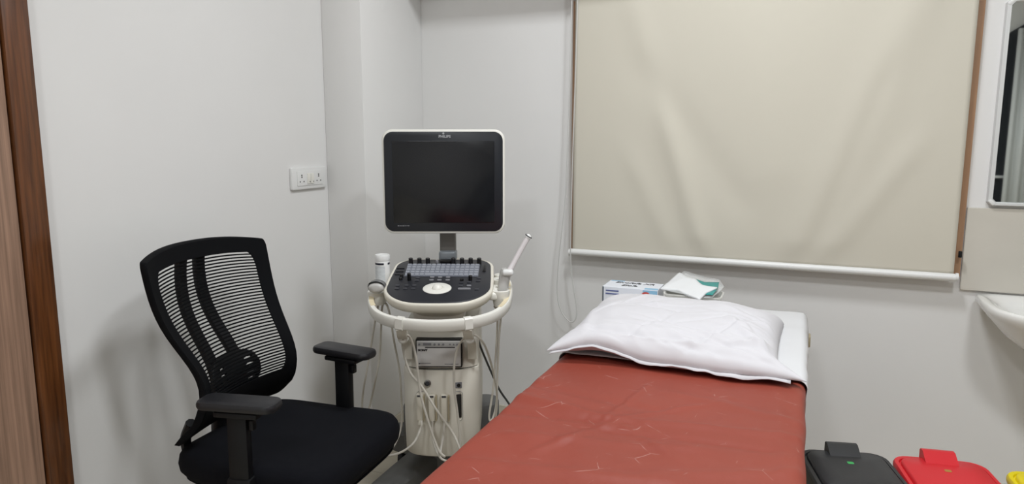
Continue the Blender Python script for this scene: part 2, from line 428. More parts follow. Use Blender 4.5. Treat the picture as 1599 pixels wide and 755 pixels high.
for sx in (-1, 1):
    for sz in (-1, 1):
        obj('corner_clip', box((0, 0, 0), (0.022, 0.012, 0.012), 0.003), 'whiteplastic', mi, loc=(sx*(mw/2-0.011), -0.022, sz*(mh/2-0.011)), rot=(0, sx*sz*math.radians(45), 0))
# things the mirror shows: dark arched door on the front wall, pale curtain beside it
d2 = bmesh.new(); DZ = 1.90
arch = [(-0.55, 0)] + [(0.55*math.cos(math.pi - math.pi*i/16), DZ+0.42*math.sin(math.pi*i/16)) for i in range(17)] + [(0.55, 0)]
loft(d2, [[(x, 0, z) for x, z in arch], [(x, 0.04, z) for x, z in arch]])
d2o = struct(obj('door_2', d2, 'darkdoor', loc=(1.97, YR, 0), smooth=False))
bm = box((-0.43, 0.045, 0.95), (0.038, 0.012, 0.24), 0.003); add_box(bm, (-0.43, 0.07, 0.95), (0.018, 0.05, 0.018)); add_box(bm, (-0.375, 0.095, 0.95), (0.12, 0.014, 0.022), 0.004)
obj('door_handle', bm, 'alu', d2o)
bm = bmesh.new(); ring0 = []; ring1 = []
for i in range(61):
    x = 0.40*i/60; y = 0.022*math.sin(i*0.5)
    ring0.append((x, y, 0.06)); ring1.append((x, y, 2.20))
loft(bm, [ring0, ring1], close=False, cap0=False, cap1=False)
cu = obj('curtain', bm, 'curtain', loc=(1.60, YR+0.16, 0), angle=180)
cu.modifiers.new('thick', 'SOLIDIFY').thickness = 0.002
tag(cu, 'pale grey curtain panel hanging beside the dark door, seen in the mirror', 'curtain')

ba = thing('wash_basin', 'white ceramic wash basin mounted on the wall under the mirror', 'basin', (0.868, YB, 0.772))
def bring(sc, z, w_=0.31, d_=0.40, fx=0, n=40):
    pts = []
    for i in range(n):
        a = 2*math.pi*i/n
        ca, sa = math.cos(a), math.sin(a)
        e = 2.5 if sa < 0 else 9
        x = w_*sc*math.copysign(abs(ca)**(2/e), ca); y0 = -d_*0.42
        y = y0 + (d_*0.58*sc if sa < 0 else d_*0.42*min(1, sc**0.5))*math.copysign(abs(sa)**(2/e), sa)
        if sc < 0.92 and sa > 0: y = y0 + (d_*0.42-0.075)*sc*abs(sa)**(2/3)
        if y > -0.001: y = -0.001
        pts.append((x, y, z))
    return pts
bm = bmesh.new()
rs = [bring(0.35, -0.17), bring(0.62, -0.145), bring(0.82, -0.095), bring(0.95, -0.045), bring(1.0, -0.022), bring(1.005, -0.008), bring(0.99, 0.0), bring(0.93, -0.002), bring(0.86, -0.010), bring(0.80, -0.030), bring(0.68, -0.075), bring(0.45, -0.105), bring(0.1, -0.112)]
loft(bm, rs)
o = obj('bowl', bm, 'ceramic', ba, angle=180)
obj('drain', lathe(bmesh.new(), [(0.024, -0.112), (0.024, -0.106), (0.018, -0.104)], 20, (0, -0.185, 0)), 'chrome', ba)
bm = lathe(bmesh.new(), [(0.022, -0.004), (0.022, 0.01), (0.015, 0.014), (0.015, 0.09), (0.018, 0.10), (0.004, 0.112)], 18, (0.02, -0.055, 0))
fa = obj('faucet', bm, 'chrome', ba)
obj('spout', tube([(0.02, -0.06, 0.07), (0.02, -0.10, 0.085), (0.02, -0.15, 0.075), (0.02, -0.155, 0.06)], 0.009, 10), 'chrome', fa)
obj('waste_pipe', tube([(0, -0.185, -0.16), (0, -0.185, -0.30), (0, -0.17, -0.36), (0, -0.10, -0.37), (0, -0.005, -0.37)], 0.02, 12), 'whiteplastic', ba)

# ------------------------------------------------------------------ examination couch
EDG = 0.05
LX, RX, CY0, CY1, CZT = -0.602, 0.033, 0.72, 2.47, 0.70
co = thing('examination_couch', 'steel framed examination couch covered in brick-red vinyl, head end at the wall', 'couch', ((LX+RX)/2, (CY0+CY1)/2, 0))
cw, cl = RX-LX, CY1-CY0
obj('mattress', box((0, 0, 0.645), (cw-0.022, cl-0.01, 0.09), 0.02, 3), 'mattress', co)
for sx in (-1, 1):
    obj('side_rail', box((sx*(cw/2-0.045), 0, 0.575), (0.03, cl-0.06, 0.045), 0.004), 'couchsteel', co)
for sy in (-1, 1):
    obj('end_rail', box((0, sy*(cl/2-0.045), 0.575), (cw-0.12, 0.03, 0.045), 0.004), 'couchsteel', co)
obj('base_board', box((0, 0, 0.598), (cw-0.07, cl-0.04, 0.012), 0.002), 'couchsteel', co)
for sx in (-1, 1):
    for sy in (-1, 1):
        lg = obj('leg', box((sx*(cw/2-0.045), sy*(cl/2-0.075), 0.285), (0.034, 0.034, 0.545), 0.004), 'couchsteel', co)
        obj('rubber_foot', box((sx*(cw/2-0.045), sy*(cl/2-0.075), 0.0065), (0.042, 0.042, 0.013), 0.003), 'rubber', lg)
    obj('stretcher', box((sx*(cw/2-0.045), 0, 0.20), (0.022, cl-0.18, 0.022), 0.003), 'couchsteel', co)
obj('head_bracket', box((cw/2+0.006, cl/2-0.05, 0.645), (0.018, 0.05, 0.035), 0.003), 'bracket', co)

def cover(name, m, x0, x1, y0, y1, z, dropl, dropr, r, hfun, sidefun, nx=150, ny=130, parent=None):
    """cloth laid over the couch: a grid running up the left side, over the top and down the right side"""
    path = []
    nl = 10
    for i in range(nl): path.append((x0, z-dropl+(dropl-r)*i/nl, -1))
    for i in range(7): a = math.pi*(1-i/12); path.append((x0+r+r*math.cos(a), z-r+r*math.sin(a), 0))
    for i in range(1, nx): path.append((x0+r+(x1-x0-2*r)*i/nx, z, 0))
    for i in range(7): a = math.pi/2*(1-i/6); path.append((x1-r+r*math.cos(a), z-r+r*math.sin(a), 0))
    for i in range(1, nl+1): path.append((x1, z-r-(dropr-r)*i/nl, 1))
    bm = bmesh.new(); g = []
    for j in range(ny+1):
        y = y0+(y1-y0)*j/ny; row = []
        for (x, zz, sd) in path:
            h = hfun(x, y)
            k = max(0, min(1, (zz-(z-r))/r))
            dx = sidefun(y, zz)*(1-k) if zz < z else 0
            row.append(bm.verts.new((x+(dx if x > (x0+x1)/2 else -dx), y, zz+h*k)))
        g.append(row)
    for j in range(ny):
        for i in range(len(path)-1): bm.faces.new((g[j][i], g[j][i+1], g[j+1][i+1], g[j+1][i]))
    o = obj(name, bm, m, parent, angle=180)
    md = o.modifiers.new('thick', 'SOLIDIFY'); md.thickness = 0.0018; md.offset = -1
    return o
creases = [((-0.62, 1.47), (-0.40, 1.42), 0.020, 0.006), ((-0.32, 1.42), (0.0, 1.46), 0.016, 0.004), ((-0.36, 1.44), (-0.33, 1.62), 0.008, 0.003),
           ((-0.36, 1.37), (-0.43, 1.24), 0.012, 0.004), ((-0.58, 1.36), (-0.36, 1.40), 0.016, -0.004), ((-0.50, 1.26), (-0.16, 1.33), 0.018, 0.004),
           ((-0.31, 1.45), (-0.21, 1.54), 0.010, 0.0035), ((-0.31, 1.38), (-0.22, 1.30), 0.012, 0.0035), ((-0.58, 1.55), (-0.28, 1.50), 0.022, -0.004),
           ((-0.20, 1.20), (0.02, 1.30), 0.02, 0.004), ((-0.52, 1.12), (-0.20, 1.17), 0.02, 0.005), ((-0.25, 1.62), (0.0, 1.55), 0.02, 0.0035),
           ((-0.03, 1.70), (0.0, 1.25), 0.016, 0.003), ((-0.45, 1.02), (0.0, 1.12), 0.025, 0.004), ((-0.40, 1.35), (-0.05, 1.38), 0.014, -0.0035)]
def redh(x, y):
    h = 1.0*foldh(x, y, creases)
    h += 0.0045*noise.noise((x*5, y*6, 3.1)) + 0.0018*noise.noise((x*18+y*5, y*13, 1.7)) + 0.0010*abs(noise.noise((x*30, y*24, 5)))
    return h*1.1
def reds(y, z): return 0.004*math.sin(y*9+z*4)*min(1, (CZT-z)/0.1) + 0.003*noise.noise((y*8, z*6, 2))
rv = cover('vinyl_cover', 'vinyl', LX, RX, CY0-0.01, 1.98, CZT, 0.36, 0.24, 0.022, redh, reds, 170, 230)
tag(rv, 'creased brick-red vinyl cover with pale scratches spread over the couch', 'cover')
def whiteh(x, y):
    e = (y-1.80)/0.68
    h = 0.006 + 0.012*max(0, min(1, e))
    return h + 0.004*noise.noise((x*7, y*6, 9)) + 0.0022*noise.noise((x*19, y*14, 4))
def whites(y, z):
    d = (CZT+0.004-z)
    e = (y-1.80)/0.68
    return d*0.02 + 0.004*noise.noise((y*12, z*10, 7)) - 0.010*(1-e)*min(1, d/0.1)
ws = cover('bed_sheet', 'sheet', LX-0.004, RX+0.006, 1.80, CY1+0.012, CZT+0.004, 0.09, 0.10, 0.022, whiteh, whites, 60, 60)
tag(ws, 'white cotton sheet folded over the head end of the couch, under the pillow', 'sheet')

# ------------------------------------------------------------------ pillow
pc = Vector((-0.318, 2.02, 0.708))
rw = random.Random(5); wrk = []
for i in range(34):
    ax = rw.uniform(-0.27, 0.27); ay = -0.25+0.40*rw.random()**1.6
    an = rw.gauss(-0.15, 0.35)+(0.9 if rw.random() < 0.2 else 0); ln = rw.uniform(0.08, 0.24)
    wrk.append(((ax, ay), (ax+ln*math.cos(an), ay+ln*math.sin(an)), rw.uniform(0.005, 0.009), rw.choice((-1, 1))*rw.uniform(0.002, 0.0052)))
def pillow_pt(s, t, top):
    # plan
    a, b_ = 0.288, 0.262
    x = a*s*(1-0.035*(1-t*t)); y = b_*t*(1-0.03*(1-s*s))
    cs = max(0, (abs(s)-0.72)/0.28); ct = max(0, (abs(t)-0.70)/0.30)
    cc = (cs*ct)**1.1
    if s > 0 and t < 0: x += 0.062*cc; y -= 0.0*cc
    if s < 0 and t < 0: x -= 0.012*cc; y -= 0.030*cc
    p = 4.4
    base = max(0, (1-abs(s)**p)*(1-abs(t)**(2.8 if t < 0 else 4.5)))
    f = base**0.42
    if top:
        z = 0.080*f*(1.0 - 0.02*s + 0.06*t)
        n1 = noise.noise((x*6+1.3, y*9, 0.4)); n2 = noise.noise((x*9-y*14, y*6+x*7, 2.2)); n3 = noise.noise((x*26+y*18, y*22, 6.1))
        k = min(1, base*3)
        z += (0.008*n1 + 0.006*n2 + 0.0016*n3*(1.2-t))*k
        z += k*foldh(x, y, wrk + [((-0.20, -0.20), (0.24, -0.24), 0.012, -0.007), ((-0.26, -0.19), (0.0, -0.16), 0.014, 0.006), ((0.16, -0.05), (0.27, -0.23), 0.016, 0.010),
                            ((-0.12, -0.14), (0.08, -0.18), 0.010, -0.005), ((-0.27, 0.05), (-0.22, -0.2), 0.018, 0.007), ((-0.05, -0.10), (0.2, -0.14), 0.011, -0.004),
                            ((0.02, -0.20), (0.26, -0.18), 0.010, -0.006)])
        z += 0.014
    else:
        z = 0.014 - 0.014*min(1, base*6)
    # lifted front hem on the left
    if t < -0.6:
        li = math.exp(-((s+0.62)/0.38)**2)*max(0, (-t-0.6)/0.4)
        z += 0.030*li
        z += 0.002*math.sin(s*9)*max(0, (-t-0.8)/0.2)
    return Vector((x, y, max(z, 0.0)))
bm = bmesh.new(); N = 150
def gv(u): return math.copysign(abs(math.sin(u*math.pi/2)), u)*0.6+u*0.4
tops, bots = [], []
for j in range(N+1):
    t = gv(-1+2*j/N); ra, rb = [], []
    for i in range(N+1):
        s = gv(-1+2*i/N)
        va = bm.verts.new(pillow_pt(s, t, True)); ra.append(va)
        rb.append(va if i in (0, N) or j in (0, N) else bm.verts.new(pillow_pt(s, t, False)))
    tops.append(ra); bots.append(rb)
for j in range(N):
    for i in range(N):
        bm.faces.new((tops[j][i], tops[j][i+1], tops[j+1][i+1], tops[j+1][i]))
        q = (bots[j][i], bots[j+1][i], bots[j+1][i+1], bots[j][i+1])
        if len(set(q)) == 4 and set(q) != {tops[j][i], tops[j][i+1], tops[j+1][i+1], tops[j+1][i]}: bm.faces.new(q)
pi = thing('pillow', 'crumpled white pillow lying across the head of the red couch', 'pillow', pc)
pi.rotation_euler = (math.radians(0.5), 0, math.radians(0.5))
obj('pillowcase', bm, 'pillow', pi, angle=180)
# open flap of the pillowcase along the front
bm = bmesh.new(); r0, r1 = [], []
for i in range(61):
    s = -0.97+1.9*i/60
    p = pillow_pt(s, -1, True)
    wv = 0.002*math.sin(s*7)+0.001*math.sin(s*15)
    hw = 0.010+0.009*noise.noise((s*4, 1, 8)); r0.append(p + Vector((0, 0.014, 0.003))); r1.append(Vector((p.x, p.y-hw, max(0.003, p.z-0.004+wv+0.006*noise.noise((s*9, 3, 2))))))
loft(bm, [r0, r1], close=False, cap0=False, cap1=False)
o = obj('hem', bm, 'pillow', pi, angle=180); o.modifiers.new('thick', 'SOLIDIFY').thickness = 0.0016

# ------------------------------------------------------------------ box, tub and wipes behind the pillow
zt = CZT+0.022
gb = thing('printed_carton', 'small white and blue printed carton standing behind the left of the pillow', 'box', (-0.541, 2.435, zt))
bw, bd, bh = 0.195, 0.115, 0.056
gbm = box((0, 0, bh/2), (bw, bd, bh), 0.0012, 1)
obj('carton', gbm, 'boxcard', gb, smooth=False)
obj('side_panel', box((-bw/2-0.0004, 0, bh/2), (0.0008, bd-0.004, bh-0.002)), 'boxgrey', gb, smooth=False)
obj('edge_strip', box((-bw/2+0.003, -bd/2-0.0004, bh/2), (0.004, 0.0008, bh-0.002)), 'boxgrey', gb, smooth=False)
obj('blue_panel', box((bw/2-0.026, -bd/2-0.0004, bh/2-0.001), (0.05, 0.0008, bh-0.004)), 'boxblue', gb, smooth=False)
obj('blue_corner', box((bw/2-0.024, -bd/2+0.012, bh+0.0004), (0.046, 0.022, 0.0008)), 'boxblue', gb, smooth=False)
obj('blue_corner', box((-bw/2+0.03, bd/2-0.006, bh+0.0004), (0.05, 0.010, 0.0008)), 'boxblue', gb, smooth=False)
obj('red_seal', plate(bmesh.new(), [(x*1.25, y) for x, y in circle(0.013, 20)], 0, 0.0010, 0, lambda x, y, z: (x, -z, y)), 'boxred', gb, loc=(bw/2-0.040, -bd/2-0.0008, bh-0.022))
for zz, L in ((bh-0.014, 0.046), (bh-0.025, 0.048)):
    obj('print_line', box((-bw/2+0.036, -bd/2-0.0005, zz), (L, 0.001, 0.0045)), 'boxnavy', gb, smooth=False)
text('lettering', 'Elvofofa XR', 0.031, 'logodark', gb, (0.0, 0.026, bh+0.0005), (0, 0, 0), shear=0.25, bold=0.0001, sx=0.95)
text('lettering', 'Elofa', 0.031, 'logodark', gb, (-0.010, -0.018, bh+0.0005), (0, 0, 0), shear=0.25, bold=0.0001, sx=0.95)

tb = thing('plastic_tub', 'translucent plastic tub behind the pillow with a clear pack and tissue on it', 'tub', (-0.325, 2.40, zt))
bm = bmesh.new(); ol = rrect(0.185, 0.11, 0.02, 5)
loft(bm, [[(x*.90, y*.90, 0) for x, y in ol], [(x, y, 0.050) for x, y in ol], [(x*1.04, y*1.05, 0.050) for x, y in ol], [(x*1.04, y*1.05, 0.054) for x, y in ol], [(x*.98, y*.97, 0.054) for x, y in ol], [(x*.88, y*.87, 0.003) for x, y in ol]])
obj('tub_body', bm, 'tub', tb)
def at_z(px, py, z):
    d = ray(px, py); return CAM + d*((z-CAM.z)/d.z)
def sheetpoly(name, pts, m, parent, sub=10, thick=0.003, bumpy=0.002, org=Vector((0, 0, 0))):
    bm = bmesh.new(); vs = [bm.verts.new(at_z(*p)-org) for p in pts]; bm.faces.new(vs)
    bmesh.ops.triangulate(bm, faces=bm.faces[:])
    for _ in range(3): bmesh.ops.subdivide_edges(bm, edges=bm.edges[:], cuts=1, use_grid_fill=True)
    for v in bm.verts: v.co.z += bumpy*noise.noise(v.co*22)
    o = obj(name, bm, m, parent, angle=180); o.modifiers.new('thick', 'SOLIDIFY').thickness = thick
    return o
wp = thing('clear_pack', 'opened clear pack with green print lying on the translucent tub', 'pack', (-0.31, 2.43, zt+0.056))
og = Vector(wp.location)
sheetpoly('film', [(1040, 452, .782), (1068, 422, .797), (1124, 437, .797), (1131, 447, .79), (1113, 464, .781), (1080, 462, .781)], 'film', wp, thick=0.001, bumpy=0.004, org=og)
sheetpoly('green_print', [(1083, 434, .799), (1100, 440, .799), (1123, 440, .799), (1121, 449, .796), (1113, 460, .789), (1098, 459, .787), (1090, 445, .795)], 'teal', wp, thick=0.001, bumpy=0.001, org=og)
ti = thing('folded_tissue', 'folded bright white tissue draped over the pack on the tub', 'tissue', (-0.36, 2.43, zt+0.07))
og = Vector(ti.location)
sheetpoly('tissue_sheet', [(1031, 450, .784), (1061, 424.5, .803), (1073, 431.5, .806), (1085, 435, .806), (1097, 443.5, .803), (1120, 448.5, .800), (1104, 455, .794), (1092, 466.5, .783), (1057, 452, .786)], 'tissue', ti, thick=0.006, bumpy=0.003, org=og)

# ------------------------------------------------------------------ pedal bins
def make_bin(m, label, loc, rz, sticker):
    r = thing('pedal_bin', label, 'bin', loc, rz, 'pedal bins beside the couch')
    w_, d_, h = 0.232, 0.26, 0.405
    ol = rrect(w_, d_, 0.045, 5)
    def sc(k, kz, dy=0): return [(x*k, y*k+dy, kz) for x, y in ol]
    obj('body', loft(bmesh.new(), [sc(.80, 0.0), sc(.82, 0.006), sc(.95, h-0.03), sc(.97, h-0.025), sc(.97, h)]), m, r)
    lid = loft(bmesh.new(), [sc(.985, h+0.001), sc(1.0, h+0.006), sc(1.0, h+0.016), sc(.975, h+0.022), sc(.90, h+0.022), sc(.885, h+0.017), sc(.865, h+0.017), sc(.85, h+0.026), sc(.82, h+0.029), sc(.40, h+0.031)])
    l = obj('lid', lid, m, r)
    hp = [(-0.012, 0.0), (0.030, 0.0), (0.030, 0.034), (0.022, 0.040), (0.006, 0.040), (-0.03, 0.018)]
    bm = bmesh.new(); loft(bm, [[(x, d_/2-0.028+y, h+0.010+z) for y, z in hp] for x in (-0.040, -0.037, 0.037, 0.040)])
    obj('hinge_block', bm, m, l)
    obj('sticker', plate(bmesh.new(), rrect(0.016, 0.013, 0.003), h+0.0308, h+0.0316, 0), sticker, l, loc=(0, 0.035, 0))
    obj('pedal', box((0, -d_/2*0.86, 0.022), (0.07, 0.05, 0.012), 0.004), m, r)
    obj('carry_handle', tube([(-w_/2*.93, 0, h-0.06), (-w_/2*.98, -0.02, h-0.10), (-w_/2*.93, -0.05, h-0.11)], 0.004, 6), m, r)
    return r
make_bin('binblack', 'black pedal bin with lid closed, right beside the red couch', (0.166, 1.957, 0), math.radians(14), 'green')
make_bin('binred', 'red pedal bin standing between the black bin and the yellow bin', (0.396, 2.003, 0), math.radians(9), 'gold')
make_bin('binyellow', 'yellow pedal bin at the right end of the bin row under the basin', (0.655, 2.01, 0), math.radians(5), 'green')

# ------------------------------------------------------------------ office chair (local +x is the way it faces)
ch = thing('office_chair', 'black mesh-back office chair with armrests and padded black seat by the left wall', 'chair', (-1.262, 1.452, 0), math.radians(4))
# seat
bm = bmesh.new()
def seat_ring(sc, z, droop=0.0, n=64):
    pts = []
    for i in range(n):
        a = 2*math.pi*i/n; ca, sa = math.cos(a), math.sin(a); e = 6.5
        x = 0.236*sc*math.copysign(abs(ca)**(2/e), ca); y = 0.226*sc*math.copysign(abs(sa)**(2/e), sa)
        y *= 1.0 - 0.06*(x < 0)*min(1, -x/0.245)
        zz = z - droop*max(0, (x-0.10)/0.145)**2 + 0.010*(abs(y)/0.24)**3 - 0.006*max(0, 1-abs(x)/0.2)
        pts.append((x, y, zz))
    return pts
loft(bm, [seat_ring(.80, .398), seat_ring(.93, .402, .01), seat_ring(1.0, .425, .004), seat_ring(1.012, .445, .004), seat_ring(0.997, .466, .005), seat_ring(.965, .479, .005), seat_ring(.89, .487, .004), seat_ring(.7, .489, .003), seat_ring(.4, .488), seat_ring(.1, .488)])
se = obj('seat', bm, 'blackfabric', ch, loc=(0.004, 0.018, 0.012), angle=180)
obj('seat_shell', loft(bmesh.new(), [seat_ring(.70, .372), seat_ring(.84, .380, .01), seat_ring(.95, .404, .015)]), 'blackplastic', se)
# backrest surface
def smooth(a): a = max(0, min(1, a)); return a*a*(3-2*a)
def back_pt(s, t, off=0.0):
    z = 0.522 + 0.473*t
    xc = -0.178 + 0.079*math.exp(-((t-0.30)/0.28)**2) - 0.055*t - 0.030*t*t
    x = xc - 0.016 + 0.062*s*s*(0.45+0.55*t) - 0.035*max(0, 0.12-t)/0.12
    w_ = 0.208 + 0.018*smooth((t-0.05)/0.9) - 0.025*math.exp(-((t-0.36)/0.26)**2)
    z += 0.022*(1-abs(s)**2.6)*t**3
    return Vector((x - off, s*w_, z))
def rr_st(ins, n=8, r=0.16):
    # rounded rectangle in (s,t) with inset; returns loop
    return None
S_IN, T0, T1 = 0.82, 0.215, 0.915
def inner_loop(n=12):
    """opening outline in (s,t) and matching outer outline"""
    a = rrect(2*S_IN, T1-T0, 0.10, n, 0, (T0+T1)/2)
    o_ = rrect(2.0, 1.0, 0.035, n, 0, 0.5)
    return a, o_
a_, o_ = inner_loop(12)
def densify(loop, k=5):
    out = []
    for i in range(len(loop)):
        p, q = loop[i], loop[(i+1) % len(loop)]
        L = math.hypot(q[0]-p[0], q[1]-p[1]); m_ = max(1, int(L/0.06))
        out.append((p, q, m_))
    return out
A2, O2 = [], []
for i in range(len(a_)):
    p, q, p2, q2 = a_[i], a_[(i+1) % len(a_)], o_[i], o_[(i+1) % len(o_)]
    m_ = max(1, int(math.hypot(q2[0]-p2[0], q2[1]-p2[1])/0.05))
    for k in range(m_):
        u = k/m_
        A2.append((p[0]+(q[0]-p[0])*u, p[1]+(q[1]-p[1])*u)); O2.append((p2[0]+(q2[0]-p2[0])*u, p2[1]+(q2[1]-p2[1])*u))
def mixl(k): return [(a[0]+(o[0]-a[0])*k, a[1]+(o[1]-a[1])*k) for a, o in zip(A2, O2)]
bm = bmesh.new()
rings = []
for k, off in ((0.0, 0.004), (0.0, 0.0), (0.3, 0.0), (0.65, 0.0), (0.93, -0.001), (1.0, 0.004), (1.0, 0.020), (0.85, 0.024), (0.72, 0.014), (0.4, 0.006), (0.0, 0.004)):
    rings.append([back_pt(s, t, off) for s, t in mixl(k)])
loft(bm, rings, cap0=False, cap1=False)
bk = obj('back_frame', bm, 'blackmesh', ch, angle=50)
# mesh strands across the opening
bm = bmesh.new()
def strand(bm, t, hw, s0, s1, n=14):
    rings = []
    for i in range(n+1):
        s = s0+(s1-s0)*i/n
        p = back_pt(s, t, 0.002)
        rings.append([p+Vector((-.0008, 0, -hw)), p+Vector((.0008, 0, -hw)), p+Vector((.0008, 0, hw)), p+Vector((-.0008, 0, hw))])
    loft(bm, rings)
nst = 42
for i in range(nst):
    t = T0-0.01+(T1-T0+0.02)*(i+0.5)/nst
    strand(bm, t, 0.0021, -S_IN-0.02, S_IN+0.02)
o = obj('mesh_strands', bm, 'blackmesh', ch, smooth=False); o['kind'] = 'stuff'
# finer strands making the panel denser towards the bottom
# twin spine bars behind the mesh
for sy in (-1, 1):
    path = []
    for i in range(15):
        t = 0.03+0.93*i/14
        b0 = back_pt(0, t)
        path.append((b0.x-0.012-0.052*math.sin(math.pi*min(1, t/0.96))**0.7, sy*(0.030+0.024*(1-t)), b0.z))
    obj('spine_bar', sweep(bmesh.new(), path, [(-0.015, -0.008), (0.015, -0.008), (0.017, 0), (0.015, 0.008), (-0.015, 0.008), (-0.017, 0)]), 'blackplastic', ch)
# lumbar pad with slots behind the mesh
bm = bmesh.new()
cs, ct, aw, ah = 0.0, 0.30, 0.092, 0.060
def lum(y, dz):
    b0 = back_pt(0, ct + dz/0.473); return Vector((b0.x-0.022+0.5*y*y, y, 0.522+0.473*ct+dz-0.012))
slots = [(sy*(0.055), dz, 0.018, 0.0042) for sy in (-1, 1) for dz in (-0.028, -0.008, 0.012, 0.030)]
n = 52
grid = {}
for j in range(n+1):
    for i in range(n+1):
        y = -aw+2*aw*i/n; dz = -ah+2*ah*j/n
        grid[i, j] = (y, dz)
vv = {}
def gvx(i, j):
    if (i, j) not in vv:
        y, dz = grid[i, j]; vv[i, j] = bm.verts.new(lum(y, dz))
    return vv[i, j]
for j in range(n):
    for i in range(n):
        y = -aw+2*aw*(i+.5)/n; dz = -ah+2*ah*(j+.5)/n
        if (abs(y)/aw)**2.6+(abs(dz)/ah)**2.6 > 1: continue
        if any((abs(y-sy)/hw)**2 + (abs(dz-sz)/hh)**2 < 1 for sy, sz, hw, hh in slots): continue
        bm.faces.new((gvx(i, j), gvx(i+1, j), gvx(i+1, j+1), gvx(i, j+1)))
lo = obj('lumbar_support', bm, 'blackplastic', ch, angle=180)
lo.modifiers.new('thick', 'SOLIDIFY').thickness = 0.010
# lower carrier joining back and seat
bm = tube([(-0.178, 0, 0.62), (-0.222, 0, 0.52), (-0.215, 0, 0.43), (-0.15, 0, 0.385), (0, 0, 0.372)], 0.026, 10)
obj('back_bracket', bm, 'blackplastic', ch)
for sy in (-1, 1):
    obj('bracket_arm', tube([(-0.185, sy*0.150, 0.565), (-0.222, sy*0.135, 0.50), (-0.210, sy*0.11, 0.43), (-0.12, sy*0.06, 0.385)], 0.014, 8), 'blackplastic', ch)
# armrests
for sy in (-1, 1):
    pad = bmesh.new()
    ol = rrect(0.198, 0.074, [0.026, 0.020, 0.020, 0.026], 6)
    plate(pad, ol, 0.004, 0.027, 0.008)
    po = obj('armrest', pad, 'blackpad', ch, loc=(0.040+0.006*sy, sy*0.222, 0.656), rot=(0, math.radians(0.5), sy*math.radians(-6) if sy > 0 else math.radians(10)))
    pb = bmesh.new(); add_box(pb, (0, 0, -0.006), (0.11, 0.055, 0.014), 0.004)
    add_box(pb, (-0.005, 0, -0.13), (0.052, 0.026, 0.245), 0.006)
    obj('arm_post', pb, 'blackplastic', po)
    obj('arm_sleeve', box((-0.005, 0, -0.225), (0.062, 0.036, 0.11), 0.007), 'blackplastic', po)
    obj('height_button', box((0.030, 0, -0.035), (0.012, 0.018, 0.026), 0.003), 'blackplastic', po)
    obj('arm_bracket', tube([(0.037, sy*0.222, 0.395), (0.035, sy*0.20, 0.366), (0.03, sy*0.10, 0.362), (0.0, sy*0.03, 0.365)], 0.016, 8), 'blackplastic', ch)
obj('tilt_mechanism', box((0, 0, 0.352), (0.22, 0.14, 0.045), 0.012, 3), 'blackplastic', ch)
obj('tilt_lever', tube([(0.05, -0.06, 0.352), (0.05, -0.16, 0.352), (0.055, -0.24, 0.346)], 0.006, 8), 'blackplastic', ch)
obj('gas_lift', lathe(bmesh.new(), [(0.030, 0.10), (0.030, 0.22), (0.018, 0.222), (0.018, 0.335)], 18), 'steel', ch)
for i in range(5):
    a = 2*math.pi*i/5+0.3
    lg = obj('base_leg', sweep(bmesh.new(), [(0.02, 0, 0.105), (0.16, 0, 0.095), (0.29, 0, 0.075)], lambda u: [(-0.026+0.008*u, -0.016), (0.026-0.008*u, -0.016), (0.022-0.008*u, 0.014-0.004*u), (-0.022+0.008*u, 0.014-0.004*u)]), 'blackplastic', ch, rot=(0, 0, a))
    bm = bmesh.new()
    for sy in (-1, 1):
        plate(bm, circle(0.029, 18), sy*0.016-0.008, sy*0.016+0.008, 0.003, lambda x, y, z: (0.29+x, z, 0.029+y))
    add_box(bm, (0.29, 0, 0.050), (0.03, 0.012, 0.03), 0.003)
    obj('caster', bm, 'rubber', lg)

# ------------------------------------------------------------------ ultrasound machine (local x right, local -y faces the camera side)
U0, V0 = -0.230, 2.35
um_loc = RT*U0 + FH*V0
us = thing('ultrasound_machine', 'cream ultrasound machine on wheels with black monitor and tilted control panel', 'ultrasound machine', um_loc, YAW)
def L(px, py, v):                      # point met at forward distance v, in the machine's own axes
    p = at(px, py, v); return Vector((p.dot(RT)-U0, v-V0, p.z))
# monitor
MV = 2.38-V0
mo_c = Vector((-0.230-U0, MV, 1.149))
mh = plate(bmesh.new(), rrect(0.412, 0.350, 0.036, 8), -0.042, 0.004, 0.006, lambda x, y, z: (x, -z, y))
mon = obj('monitor_housing', mh, 'creamwhite', us, loc=mo_c, rot=(math.radians(-1.0), 0, math.radians(0.5)))
toM = lambda x, y, z: (x, -z, y)
obj('bezel', plate(bmesh.new(), rrect(0.398, 0.334, 0.030, 8), 0.0035, 0.0065, 0.001, toM), 'bezel', mon)
obj('screen', plate(bmesh.new(), rrect(0.342, 0.274, 0.003, 3, 0, -0.001), 0.006, 0.0072, 0.0003, toM), 'screen', mon)
obj('rear_shell', loft(bmesh.new(), [[(x, 0.040, y) for x, y in rrect(0.36, 0.29, 0.05, 6)], [(x, 0.070, y) for x, y in rrect(0.28, 0.22, 0.06, 6)], [(x, 0.078, y) for x, y in rrect(0.24, 0.18, 0.06, 6)]]), 'creamwhite', mon)
text('maker_name', 'PHILIPS', 0.0125, 'logo', mon, (0.005, -0.0068, 0.151), (math.pi/2, 0, 0), bold=0.0003, sx=1.02)
obj('webcam_mark', plate(bmesh.new(), circle(0.0035, 12), 0.006, 0.0075, 0, toM), 'logo', mon, loc=(0.001, 0, 0.1615))
bm = bmesh.new()
for i in range(7): add_box(bm, (-0.155+i*0.0058, -0.0068, -0.148), (0.0042, 0.0006, 0.0028 if i % 3 else 0.0038))
obj('model_marks', bm, 'btnlight', mon, smooth=False)
